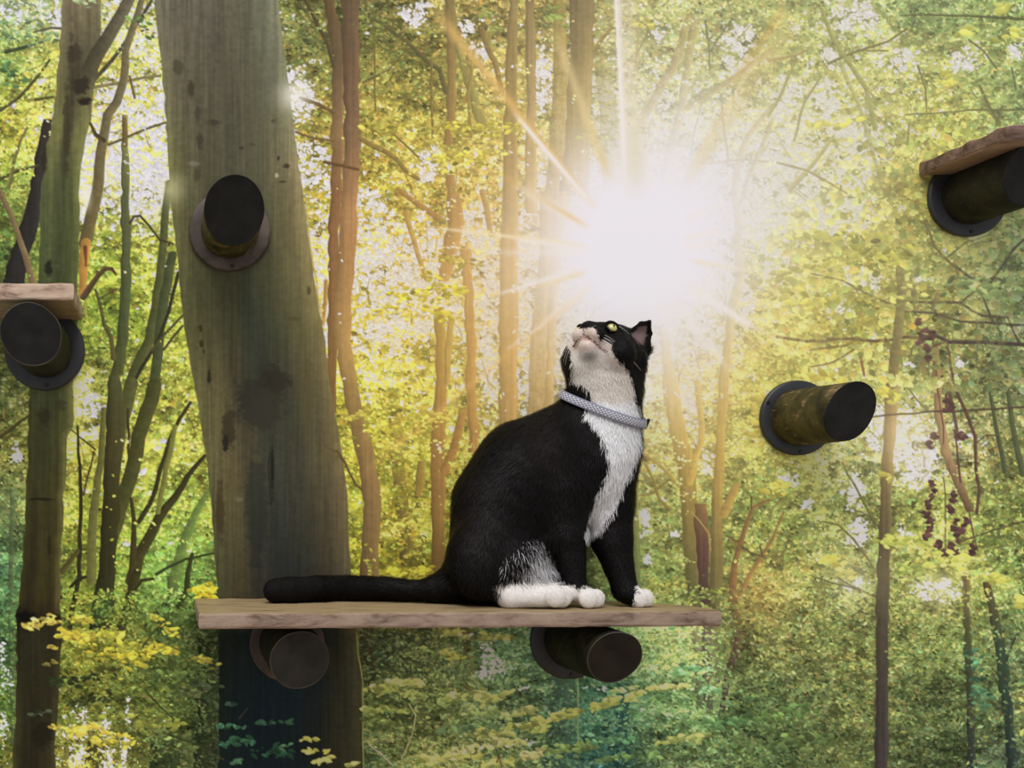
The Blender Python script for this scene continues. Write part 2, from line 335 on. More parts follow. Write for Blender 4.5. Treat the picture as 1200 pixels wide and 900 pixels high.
    trunk([0, 621, 11, 60, 621.5, 11, 120, 622, 10, 200, 622, 14, 250, 622, 12], [(0, 138, 115, 70), (120, 170, 142, 90), (250, 205, 165, 95)])
    trunk([0, 655, 13, 100, 657, 18, 225, 650, 22], [(0, 150, 130, 62), (225, 190, 155, 85)], alpha=.8)
    trunk([0, 681, 29, 60, 681, 27, 150, 677, 28, 230, 672, 34], [(0, 118, 98, 60), (60, 135, 112, 62), (120, 160, 135, 70), (230, 200, 165, 110)], alpha=.93)
    trunk([60, 700, 10, 120, 712, 22, 225, 718, 24], [(60, 150, 140, 60), (225, 185, 165, 100)], alpha=.5)
    trunk([225, 650, 36, 300, 645, 26, 400, 634, 26, 490, 632, 28], [(225, 205, 165, 95), (400, 215, 178, 118), (490, 205, 165, 100)], alpha=.85)
    trunk([350, 648, 10, 490, 642, 10], [(350, 222, 190, 135), (490, 212, 172, 100)], alpha=.8)
    branch([(807, 20), (792, 70), (772, 107), (750, 142)], 8, 11, (160, 140, 75), .75, (190, 170, 120))
    branch([(813, 25), (806, 75), (800, 120), (790, 160), (778, 205), (774, 230)], 10, 10, (165, 148, 80), .75, (215, 200, 160))
    branch([(905, 58), (870, 85), (840, 105), (805, 127)], 6, 7, (170, 145, 85), .7)
    branch([(905, 125), (876, 160), (865, 190), (860, 225), (865, 262), (864, 290), (867, 325), (855, 368)], 5, 12, (185, 160, 95), .7, (210, 180, 115))
    trunk([370, 857, 10, 450, 848, 12, 512, 844, 12, 562, 841, 12, 600, 840, 13, 700, 838, 15, 760, 834, 17, 835, 832, 18], [(370, 208, 180, 105), (480, 195, 160, 80), (562, 170, 140, 68), (650, 128, 112, 60), (740, 86, 84, 52), (835, 78, 84, 56)])
    trunk([385, 776, 7, 462, 786, 18, 512, 796, 22, 550, 804, 21, 600, 807, 18, 675, 811, 17, 760, 818, 14, 830, 822, 12], [(385, 222, 195, 130), (462, 210, 175, 90), (540, 172, 145, 68), (600, 140, 120, 58), (675, 110, 105, 58), (830, 66, 74, 52)])
    branch([(817, 448), (822, 500), (815, 535), (808, 565)], 7, 8, (205, 170, 80), .9)
    trunk([590, 820, 13, 640, 823, 16, 675, 823, 12, 730, 827, 11, 830, 829, 11], [(590, 140, 105, 60), (640, 100, 66, 55), (720, 74, 58, 54), (830, 60, 66, 48)])
    branch([(862, 570), (848, 602)], 9, 11, (172, 140, 70))
    trunk([560, 744, 8, 700, 745, 10], [(560, 135, 130, 58), (700, 85, 105, 62)], alpha=.9)
    trunk([735, 548, 14, 812, 552, 12], [(735, 70, 72, 38), (812, 92, 94, 50)])
    trunk([780, 660, 28, 860, 655, 32, 900, 652, 34], [(780, 54, 78, 60), (900, 48, 68, 58)], alpha=.75)
    trunk([800, 730, 16, 900, 727, 20], [(800, 26, 66, 62), (900, 22, 58, 58)], alpha=.85, holes=.25)
    trunk([740, 475, 60, 812, 470, 70, 860, 480, 60], [(740, 34, 46, 32), (860, 52, 62, 36)], alpha=.55, holes=.2)
    trunk([320, 1057, 13, 365, 1056, 9, 405, 1049, 12, 450, 1044, 13, 500, 1042, 15, 550, 1039, 14, 600, 1037, 14, 640, 1036, 14, 675, 1034, 15, 775, 1033, 15, 900, 1032, 16], [(320, 135, 125, 75), (430, 140, 112, 70), (500, 168, 138, 88), (600, 112, 98, 62), (700, 86, 76, 54), (800, 72, 64, 54), (900, 66, 58, 56)])
    trunk([405, 1096, 6, 450, 1097, 10, 490, 1101, 11, 530, 1108, 12, 560, 1120, 13, 600, 1136, 9], [(405, 150, 120, 75), (530, 165, 132, 90), (600, 112, 88, 58)])
    trunk([675, 1131, 8, 750, 1133, 9, 790, 1136, 9, 900, 1138, 10], [(675, 120, 100, 56), (750, 80, 88, 52), (900, 48, 54, 50)], holes=.12)
    trunk([682, 1155, 9, 725, 1165, 12, 762, 1172, 13, 800, 1177, 13, 850, 1182, 13, 900, 1186, 13], [(682, 100, 84, 48), (760, 60, 78, 56), (900, 44, 58, 52)], holes=.05)
    branch([(1178, 440), (1181, 460), (1186, 500), (1198, 555)], 5, 8, (82, 92, 56)); branch([(1159, 455), (1170, 517), (1177, 552)], 4, 6, (78, 88, 55))
    branch([(1144, 380), (1145, 425)], 3, 3, (110, 115, 70)); branch([(1172, 388), (1174, 435)], 4, 4, (80, 92, 60))
    trunk([675, 202, 12, 740, 203, 13], [(675, 90, 115, 55)])
    trunk([700, 206, 14, 900, 204, 12], [(700, 88, 104, 44), (900, 60, 76, 38)], holes=.3)
    trunk([745, 243, 22, 830, 241, 18, 900, 236, 20], [(745, 34, 42, 22), (830, 42, 52, 28), (900, 44, 50, 26)], holes=.05)
    for x, w, c in ((113, 22, (78, 74, 34)), (78, 6, (120, 115, 50)), (158, 9, (90, 88, 36)), (187, 20, (48, 62, 34)), (137, 6, (110, 108, 44)), (62, 5, (90, 85, 40)), (172, 5, (100, 96, 40)), (214, 7, (70, 78, 36))):
        trunk([868, x, w, 900, x - 2, w], [(868, *c)], ext=True)
    # left group
    strip([(140, 50, 62), (180, 42, 58), (225, 35, 50), (270, 24, 44), (300, 12, 34), (345, 0, 26)], [col3(140, (62, 55, 48)), col3(345, (44, 42, 40))])
    branch([(0, 225), (12, 250), (20, 272), (30, 300), (39, 335)], 6, 8, (128, 106, 72))
    trunk([135, 146, 6, 225, 147, 10, 290, 148, 11, 350, 147, 12, 400, 143, 13, 440, 137, 15], [(135, 150, 145, 75), (225, 98, 104, 62), (350, 82, 92, 52), (440, 86, 90, 44)])
    branch([(198, 215), (193, 260), (189, 310), (183, 360), (175, 400), (160, 430), (152, 452)], 8, 13, (92, 98, 56), 1, (84, 88, 42))
    branch([(202, 300), (193, 345), (188, 380), (185, 415), (180, 452)], 11, 12, (78, 86, 48))
    branch([(209, 320), (198, 365), (185, 400), (172, 422), (158, 447)], 4, 4, (56, 56, 34))
    branch([(214, 382), (192, 410)], 3, 3, (80, 76, 40)); branch([(214, 370), (190, 395), (178, 410)], 3, 3, (84, 80, 40))
    branch([(152, 262), (157, 254), (164, 253), (175, 265), (187, 281), (203, 286)], 3, 2, (72, 66, 40))
    branch([(112, 340), (117, 355), (122, 380), (130, 395), (133, 420)], 3, 6, (96, 92, 48)); branch([(117, 350), (138, 338)], 2, 1.5, (84, 76, 42))
    branch([(181, 452), (172, 482), (162, 512), (160, 532), (152, 562), (140, 598), (131, 628)], 17, 17, (78, 80, 36))
    branch([(154, 450), (147, 480), (139, 515), (135, 540)], 16, 16, (90, 92, 46))
    trunk([440, 133, 14, 482, 136, 22, 515, 134, 21, 562, 131, 20, 600, 130, 21, 640, 127, 19, 675, 125, 19, 700, 122, 26, 738, 118, 28], [(440, 84, 88, 48), (520, 80, 74, 38), (600, 62, 60, 28), (738, 50, 52, 26)])
    branch([(121, 480), (119, 530), (111, 590), (108, 625), (107, 680)], 6, 12, (112, 112, 52))
    branch([(240, 534), (220, 558), (205, 583), (186, 607), (176, 628), (162, 652), (155, 680)], 4, 16, (60, 54, 28), 1, (72, 68, 30))
    branch([(223, 472), (210, 492), (197, 520), (187, 552), (176, 590), (163, 611)], 4, 6, (62, 58, 30))
    branch([(205, 500), (193, 560), (185, 600)], 6, 6, (120, 122, 52)); branch([(154, 585), (157, 610), (156, 650), (155, 690)], 4, 11, (70, 64, 30))
    branch([(150, 480), (152, 540)], 3, 3, (66, 60, 32)); branch([(245, 575), (230, 600), (214, 640), (205, 675)], 7, 14, (104, 128, 58), .8)
    branch([(91, 500), (94, 560), (95, 600), (93, 675), (88, 700), (82, 736)], 3, 6, (52, 50, 26)); branch([(110, 530), (98, 580)], 2, 2.5, (84, 68, 34)); branch([(84, 504), (112, 527)], 1.5, 2, (70, 60, 36))
    branch([(92, 645), (72, 670)], 5, 7, (84, 76, 34)); branch([(160, 672), (152, 700), (141, 738)], 10, 11, (62, 60, 28)); branch([(158, 690), (166, 680), (180, 678)], 5, 3, (60, 58, 28))
    branch([(183, 673), (198, 664), (218, 655), (250, 648)], 4, 2.5, (60, 72, 34)); branch([(225, 650), (219, 690), (210, 710)], 5, 8, (60, 64, 30)); branch([(72, 700), (90, 680), (100, 676)], 4, 4, (46, 48, 26))
    branch([(0, 512), (12, 504), (36, 486)], 4, 3, (70, 66, 34))
    branch([(14, 575), (13, 675), (16, 900)], 5, 9, (84, 100, 60), .7)
    # double trunk left of the glare
    trunk([0, 384, 11, 30, 391, 13, 75, 396, 14, 120, 396, 15, 162, 395, 15, 225, 394, 13, 262, 391, 13, 325, 391, 12, 375, 390, 11, 425, 389, 11, 450, 390, 10, 484, 392, 4], [(0, 104, 82, 46), (75, 112, 88, 58), (160, 146, 112, 70), (225, 138, 92, 56), (325, 136, 90, 52), (484, 112, 82, 42)])
    trunk([0, 411, 21, 38, 410, 20, 82, 411, 19, 125, 412, 18, 175, 413, 19, 225, 410, 20, 275, 408, 20, 312, 405, 21, 362, 401, 20, 400, 402, 19, 437, 408, 18, 487, 416, 19, 525, 427, 21, 562, 433, 22, 587, 436, 22, 625, 435, 20, 675, 432, 22, 740, 431, 19, 800, 430, 16], [(0, 106, 84, 56), (60, 112, 84, 58), (160, 128, 94, 64), (250, 172, 122, 76), (300, 160, 114, 68), (400, 168, 128, 76), (480, 138, 108, 60), (560, 140, 108, 62), (675, 126, 98, 54), (740, 60, 54, 34), (800, 40, 42, 26)])
    branch([(382, 330), (381, 355), (377, 388)], 5, 4, (176, 130, 60))
    B = """357 0 372 30 385 55 391 78|4|5|84 68 42
352 115 372 122 390 131|4|4|110 86 50
347 155 365 162 390 165|3|3|120 92 48
380 190 420 199|4|3|96 66 34
432 20 460 37 485 57 500 72 515 82 522 108|3|6|92 86 46
425 97 455 82 475 60|3|2|104 96 48
422 162 450 177 475 200 490 210|6|5|136 110 52
470 225 490 240 515 257|6|8|160 116 60
455 152 475 170 490 185|2.5|2|120 96 46
475 250 490 300 500 328|6|5|178 140 66
565 225 575 275|7|6|172 132 66
565 37 580 75 587 105|7|6|138 110 58
555 60 548 110 552 160|4|4|150 125 60
505 70 507 160|3|3|120 104 50
437 10 440 130|2|2|110 98 46
0 130 22 115 40 95 58 71|4|3|82 78 44
0 210 20 201 45 194|4|3|80 76 44
7 61 28 56 40 52|5|3|66 76 50
112 92 132 70 147 50 165 22 177 2|5|4|74 70 46
127 170 147 162 160 156 194 144|3|2.5|92 78 44
112 102 150 95 188 89|4|3|132 122 70
10 220 16 190 24 165 32 150|5|3|120 116 60
40 38 60 33 74 34|2|3|90 88 60
42 117 62 114|4|3|84 84 44
146 140 147 170|5|6|120 100 56
152 90 158 115|3|3|110 90 50
910 395 945 400 1000 397 1025 400 1060 395 1074 396|3|3.4|92 66 46
1095 393 1112 401 1150 401 1200 404|4|4.2|72 56 54
950 410 990 405 1003 398|3|2|110 84 46
950 321 987 329 1020 347 1050 359|1.6|2.6|100 84 50
1050 352 1095 355 1125 355 1140 342 1150 332|2.4|2.6|84 72 56
1060 365 1095 367 1125 377 1200 381|2.4|2.6|80 70 56
1117 310 1135 325 1160 331 1177 307 1187 292 1200 280|2.6|3|66 66 54
1125 355 1150 370 1180 372 1195 405|2.4|2.2|74 68 56
1080 250 1095 290 1120 315 1130 345|2.4|2.2|112 96 56
1112 300 1130 285 1160 275|2|1.6|80 84 60
1150 345 1160 370 1165 380|2|2|74 68 54
1020 489 1055 485 1100 482 1150 480 1200 477|2.2|2.6|84 66 52
1125 635 1162 622 1200 611|2|2|86 84 50
1025 699 1005 690 980 676|2.4|2|84 80 46
1025 724 1007 716 998 722 994 728|2.4|1.6|80 78 46
957 677 975 683 1005 690 1018 710|2|2.6|84 84 46
987 542 1007 580 1027 615|2.4|2.8|104 108 60
957 610 982 615 1000 632 1025 668|2.4|3|112 108 60
1000 597 1020 605 1026 620|1.6|2|100 104 60
1055 19 1100 18 1150 20 1200 23|1.6|2.6|76 80 46
970 75 1005 60 1040 49 1062 34|3|2|104 92 46
1015 60 1040 60|1.6|1.4|104 92 46
962 10 975 45 995 75 1015 105 1025 150|4|6|146 146 76
900 135 915 110 930 75|4|3|150 142 72
930 165 942 120 960 92|2.6|2|140 130 64
925 222 950 195 975 162|6|3|172 160 92
910 191 945 200 972 215 992 227|2|2.4|136 112 58
1060 135 1105 132 1150 129 1200 128|1.4|2|100 98 56
1170 145 1155 120 1147 100|5|3|106 108 60
1174 125 1168 146|3|4|110 110 60
1135 47 1152 60 1167 80|2|2.4|110 110 64
1075 77 1084 105 1085 125|2.4|1.8|110 108 56
1065 145 1063 170|2|2|120 112 60
1185 80 1190 105|2|2|90 104 66
900 71 932 65 947 58|3|2|160 130 66
826 25 831 60 831 82|2|1.8|96 100 56
831 62 845 40 858 22|1.6|2|96 100 56
845 110 849 160 853 190|1.6|2|150 130 80
830 192 870 187 900 190|2|1.6|170 140 90
822 120 812 160 808 190|2|1.6|165 150 100
760 36 746 62|2|2|120 118 60
746 33 746 78|3|2|150 130 66
697 58 706 44 714 36|6|4|140 118 60
755 532 775 547 795 570|3|4|168 142 66
755 542 765 562 772 585 785 597|3|4|134 116 54
783 563 765 578 750 581|3|2|128 112 54
810 600 830 625 832 645|1.6|1.8|176 150 80
918 600 905 632 890 655 877 676 863 702|2|7|150 112 62
900 586 882 595 875 612 867 637 860 662 858 690|3|9|132 94 54
880 582 880 596|2|2|92 70 44
865 637 855 630 850 628|4|2|120 92 50
868 640 880 648 893 652|2|2|96 78 46
893 652 890 640 897 632|2|1.6|90 72 46
858 690 860 712 865 742 857 775 850 800 845 836|9|7|118 80 56|62 46 50
850 710 857 697|2|3|92 80 50
872 757 864 770|3|3|70 54 44
842 798 850 800|2|3|70 54 44
1117 450 1130 480 1142 512 1143 550 1147 575 1144 601|4|4|92 62 54
1110 450 1120 500 1122 515|4|4|96 70 56
1108 458 1108 480|3|3|90 60 56
1117 450 1109 400 1085 410|3|2|104 74 60
1145 518 1155 510 1170 510|2|1.6|100 78 60
1093 400 1097 450 1105 500 1105 520|2|2|104 76 60
1105 560 1107 600 1108 650|1.6|1.6|96 84 56
1135 600 1140 625 1145 645|2|2|100 86 56
1060 450 1075 470 1085 480|1.6|2|120 110 66
1118 505 1122 540 1125 565|2.4|2.4|90 62 54
1000 410 975 425 950 430|2.4|1.6|110 84 50
1008 418 1012 440|3|2.4|130 84 60
920 580 905 595 902 610|1.6|1.6|130 100 60
1085 720 1100 700 1095 690|1.6|1.6|100 96 50
1090 747 1086 760|1.6|1.6|90 90 50
940 720 935 790 936 860|2|2|100 100 54
1075 830 1105 812 1130 800|2|2|78 82 50
1132 825 1140 850|2|2|80 74 50
1178 775 1190 745|3|2|56 60 50""".split('\n')
    for l in B:
        f = l.split('|'); p = np.array([float(v) for v in f[0].split()]).reshape(-1, 2)
        branch(p, float(f[1]), float(f[2]), [float(v) for v in f[3].split()], .92, [float(v) for v in f[4].split()] if len(f) > 4 else None)
    # --- middle layer of leaves, hides parts of the limbs
    def gate_mid(px, py, q):
        ix = ((px - X0P) * SS).astype(int); iy = ((py - Y0P) * SS).astype(int)
        big = ((px > 1010) & (px < 1060) & (py > 380)) | ((px > 380) & (px < 445) & (py < 800)) | ((px > 825) & (px < 850) & (py > 480) & (py < 700))
        return (n1[iy, ix] * .6 + n2[iy, ix] * .8 > .30 + .28 * ((px > 850) & (py < 520))) & ~(big & (q > .12)) & ~((px < 215) & (py > 200) & (py < 735) & (q > .3)) & ~((px > 500) & (px < 720) & (py < 480) & (q > .4))
    C = stamps(C, 70000, .9, 2.7, .62, .8, 1.10, gate_mid, seed=5, var=.26)
    C = stamps(C, 9000, 2.4, 6.5, .7, .0, 1.06, lambda x, y, q: (x > 900) & (y > 150) & (y < 460) & (q < .28) & (x + y > 1180), seed=6, reg=(880, X1P - 9, 150, 470))
    C = stamps(C, 45000, 1.1, 3.8, .45, .3, 1.12, lambda x, y, q: (y > 690) & ~((x > 1022) & (x < 1042) | (x > 1128) & (x < 1190) & (q > .2)), seed=8, reg=(X0P + 9, X1P - 9, 690, Y1P - 9), var=.28)
    for l in B[:]:
        f = l.split('|'); p = np.array([float(v) for v in f[0].split()]).reshape(-1, 2)
        if p[:, 0].min() > 820 and p[:, 1].max() < 460: branch(p, float(f[1]) * 1.1, float(f[2]) * 1.1, [float(v) * .95 for v in f[3].split()], .62)
    branch([(1054, 318), (1056, 345), (1050, 405), (1046, 432)], 10, 12, (120, 108, 66), .75); branch([(1068, 325), (1073, 362)], 7, 7, (118, 106, 66), .7); branch([(1098, 345), (1092, 362)], 5, 5, (118, 100, 70), .7)
    branch([(985, 75), (1005, 120), (1020, 170), (1032, 220)], 6, 4, (150, 146, 84), .6); branch([(905, 140), (880, 200), (866, 240)], 5, 5, (176, 156, 104), .6); branch([(1015, 110), (1014, 160)], 4, 4, (150, 150, 100), .6)
    # --- near trunks
    strip([(0, 74, 119), (60, 69, 117), (110, 66, 110), (140, 62, 106), (180, 53, 98), (225, 48, 93), (270, 47, 94), (332, 45, 91), (380, 42, 90), (450, 36, 87), (500, 33, 85), (512, 33, 79), (560, 31, 77), (600, 30, 75), (640, 27, 72), (675, 25, 71), (720, 20, 70), (745, 20, 72), (790, 20, 71), (850, 17, 66), (900, 14, 65)],
          [[0, 128, 116, 84, 118, 106, 78, 140, 128, 92, 118, 106, 76, 132, 122, 88], [80, 112, 106, 68, 96, 88, 58, 74, 66, 46, 88, 84, 56, 96, 88, 62], [150, 112, 112, 60, 118, 118, 66, 80, 78, 48, 116, 116, 64, 132, 130, 74], [225, 84, 90, 52, 92, 98, 54, 72, 78, 46, 84, 90, 48, 118, 122, 62],
           [320, 70, 80, 46, 82, 90, 50, 66, 74, 42, 74, 82, 42, 96, 102, 54], [450, 58, 62, 34, 66, 72, 42, 52, 58, 34, 66, 70, 36, 100, 102, 52], [600, 66, 64, 28, 52, 50, 24, 60, 58, 26, 58, 54, 24, 96, 92, 44], [700, 60, 54, 24, 50, 44, 22, 62, 56, 24, 56, 50, 22, 100, 88, 46],
           [722, 26, 22, 14, 34, 28, 16, 44, 36, 18, 44, 38, 20, 62, 54, 30], [745, 38, 36, 20, 44, 42, 24, 48, 46, 26, 44, 40, 22, 58, 54, 30], [900, 70, 66, 34, 42, 40, 22, 40, 36, 20, 50, 46, 26, 70, 64, 34]], edge=.9, grain=.13)
    branch([(155, -8), (142, 18), (130, 38), (115, 62), (104, 84)], 13, 18, (112, 104, 80), 1, (84, 78, 54))
    branch([(168, -8), (163, 12), (155, 35), (147, 60), (145, 95), (137, 120), (126, 135), (122, 158), (118, 180), (114, 225), (106, 258), (100, 285)], 7, 15, (120, 110, 76), 1, (112, 98, 58))
    branch([(121, 165), (112, 158), (106, 145)], 6, 3, (84, 70, 44))
    branch([(101, 285), (98, 310), (96, 345)], 12, 8, (186, 136, 62)); branch([(100, 290), (101, 312)], 5, 2, (120, 72, 40))
    branch([(98, 348), (106, 336), (116, 322), (124, 315), (131, 315), (136, 322)], 8, 2.5, (92, 70, 46))
    branch([(100, 352), (101, 375)], 2.5, 2, (170, 150, 80))
    def mute(L_): 
        out_ = []
        for r_ in L_:
            v_ = np.array(r_[1:], float).reshape(-1, 3); g_ = v_.mean(1, keepdims=True); out_.append([r_[0], *(((v_ * .82 + g_ * .18) * .90).ravel())])
        return out_
    BL = [(0, 180, 326), (60, 188, 333), (120, 193, 340), (180, 197, 349), (225, 199, 355), (275, 205, 361), (340, 211, 370), (400, 219, 381), (450, 227, 387), (510, 238, 397), (560, 244, 405), (600, 248, 408), (640, 251, 409), (675, 253, 411), (740, 256, 418), (790, 257, 424), (900, 256, 425)]
    strip(BL, mute([[0, 136, 128, 98, 122, 112, 88, 116, 106, 84, 112, 104, 80, 108, 104, 76, 118, 120, 88, 150, 148, 112],
               [100, 138, 130, 86, 114, 104, 72, 108, 98, 70, 98, 92, 66, 104, 100, 70, 112, 112, 78, 140, 142, 98],
               [200, 132, 130, 66, 108, 104, 60, 92, 88, 56, 92, 88, 60, 96, 92, 60, 122, 112, 70, 168, 150, 96],
               [300, 112, 112, 56, 88, 90, 48, 74, 78, 46, 66, 70, 46, 76, 78, 46, 112, 104, 58, 152, 136, 76],
               [380, 104, 104, 50, 88, 86, 44, 66, 68, 40, 48, 58, 44, 62, 68, 44, 96, 92, 52, 128, 116, 62],
               [450, 118, 110, 56, 104, 94, 50, 72, 68, 42, 46, 50, 42, 52, 56, 44, 82, 76, 48, 122, 106, 62],
               [540, 112, 106, 56, 112, 98, 52, 80, 74, 48, 60, 64, 50, 66, 66, 50, 90, 82, 52, 128, 108, 62],
               [620, 92, 90, 46, 102, 90, 48, 64, 60, 44, 54, 58, 48, 62, 60, 44, 82, 70, 44, 122, 102, 58],
               [700, 84, 82, 42, 80, 72, 40, 56, 54, 42, 48, 50, 44, 50, 50, 42, 70, 62, 42, 118, 104, 62],
               [745, 22, 30, 22, 20, 30, 28, 18, 30, 32, 18, 32, 36, 20, 32, 34, 34, 38, 28, 74, 70, 42],
               [830, 20, 30, 24, 16, 28, 32, 16, 30, 38, 18, 32, 38, 24, 32, 32, 44, 44, 28, 62, 62, 34],
               [900, 20, 34, 28, 18, 32, 34, 18, 32, 38, 22, 32, 34, 28, 34, 30, 48, 46, 28, 60, 60, 32]]), edge=.6, grain=.14)
    # bark scars and marks
    def scar(x, y, rx, ry, col, a=.8, rough=.6):
        i0, i1 = int((x - rx * 2 - X0P) * SS), int((x + rx * 2 - X0P) * SS); j0, j1 = max(int((y - ry * 2 - Y0P) * SS), 0), int((y + ry * 2 - Y0P) * SS)
        X = (xs[i0:i1][None, :] - x) / rx; Y = (ys[j0:j1][:, None] - y) / ry
        m = (np.clip((1 - np.hypot(X, Y) + rough * .5 * n3[j0:j1, i0:i1] + rough * .4 * n2[j0:j1, i0:i1]) * 2.4, 0, 1) * a)[..., None]
        C[j0:j1, i0:i1] = C[j0:j1, i0:i1] * (1 - m) + np.array(col) / 255 * m
    for q in """209 78 7 11 90 82 56 .6|224 105 5 12 82 76 54 .8|232 132 4 11 84 78 58 .7|234 165 5 14 80 74 56 .8|250 144 9 5 74 68 54 .7|231 205 6 10 88 80 54 .7|228 192 8 3 150 140 118 .6|290 34 8 2 100 92 70 .5|283 174 4 2 70 62 50 .9|296 170 5 2 70 62 50 .7|320 142 4 4 96 88 60 .8|335 195 5 4 70 60 42 .9|326 186 2.5 4 70 60 42 .9|324 206 2.5 3 210 196 160 .9|331 213 5 1.8 80 68 44 .9|362 341 3 6 84 74 42 .8|341 374 15 3.4 84 76 44 .75|326 358 6 6 86 80 48 .5|235 385 3 5 66 62 32 .9|236 402 3 6 66 62 32 .8|239 412 2 3 60 56 30 .8|245 440 2.5 12 52 50 30 .8|268 500 10 30 70 62 42 .8|264 520 4 14 44 42 32 .8|305 470 34 38 44 48 40 .75|322 445 22 22 40 38 34 .7|306 480 24 30 58 54 46 .5|318 560 5 44 48 50 44 .6|319 545 2 34 30 32 30 .8|258 600 6 40 78 62 36 .6|330 660 14 26 50 52 48 .5|388 535 12 8 108 92 56 .6|300 600 16 80 46 50 46 .45|280 585 6 3 130 124 96 .5|52 490 10 12 52 50 30 .6|72 474 8 8 60 60 34 .6|50 585 18 2 40 36 20 .7|58 640 3 14 48 42 20 .6|57 315 6 12 44 50 34 .8|66 312 10 2 96 100 70 .5|95 100 12 14 66 58 42 .8|88 62 10 14 84 74 52 .8|84 80 4 60 74 66 44 .45|100 118 10 6 58 48 36 .8|78 150 5 60 72 68 42 .6|30 722 12 8 22 18 10 .8|60 724 14 6 30 24 14 .6|50 860 14 20 36 32 18 .5|52 185 4 20 60 54 34 .7|245 165 3 80 96 90 62 .4|262 90 5 90 100 96 72 .4|300 150 14 120 104 104 72 .25|360 470 8 70 84 74 46 .4""".split('|'):
        v = [float(t) for t in q.split()]; scar(v[0], v[1], v[2], v[3], [q_ * .84 for q_ in v[4:7]], min(1, v[7] * 1.25))
    branch([(395, 528), (403, 540), (410, 555), (417, 568), (424, 574)], 2.5, 2.5, (92, 72, 40)); branch([(375, 512), (384, 525), (396, 530), (402, 540)], 2, 2.5, (84, 68, 44))
    branch([(418, 742), (420, 770), (425, 800), (425, 850), (426, 905)], 1.6, 1.6, (120, 118, 66)); branch([(358, 230), (363, 285), (371, 330), (378, 375)], 2.4, 2.4, (190, 170, 96), .8)
    branch([(317, 530), (314, 545), (318, 590)], 1.6, 1, (34, 36, 32))
    # --- hanging dead leaves and sprays in front
    for x, y in ((1075, 378), (1080, 392), (1085, 386), (1090, 395), (1078, 400), (1086, 408), (1088, 418), (1092, 392), (1111, 472), (1108, 479), (1113, 476), (1124, 509), (1128, 513), (1092, 567), (1094, 575), (1091, 582), (1089, 592), (1086, 602), (1092, 611), (1090, 620), (1086, 630), (1117, 578), (1118, 586), (1114, 598), (1120, 610), (1118, 620), (1121, 630), (1115, 640), (1117, 648), (1100, 638), (1107, 650), (1140, 645), (1127, 618), (1132, 612), (1090, 520), (1095, 512)):
        dabs(x, y - 3, x, y + 3, 2.6, 5, 4.6, (86, 56, 54), seed=x, asp=.6, var=.12)
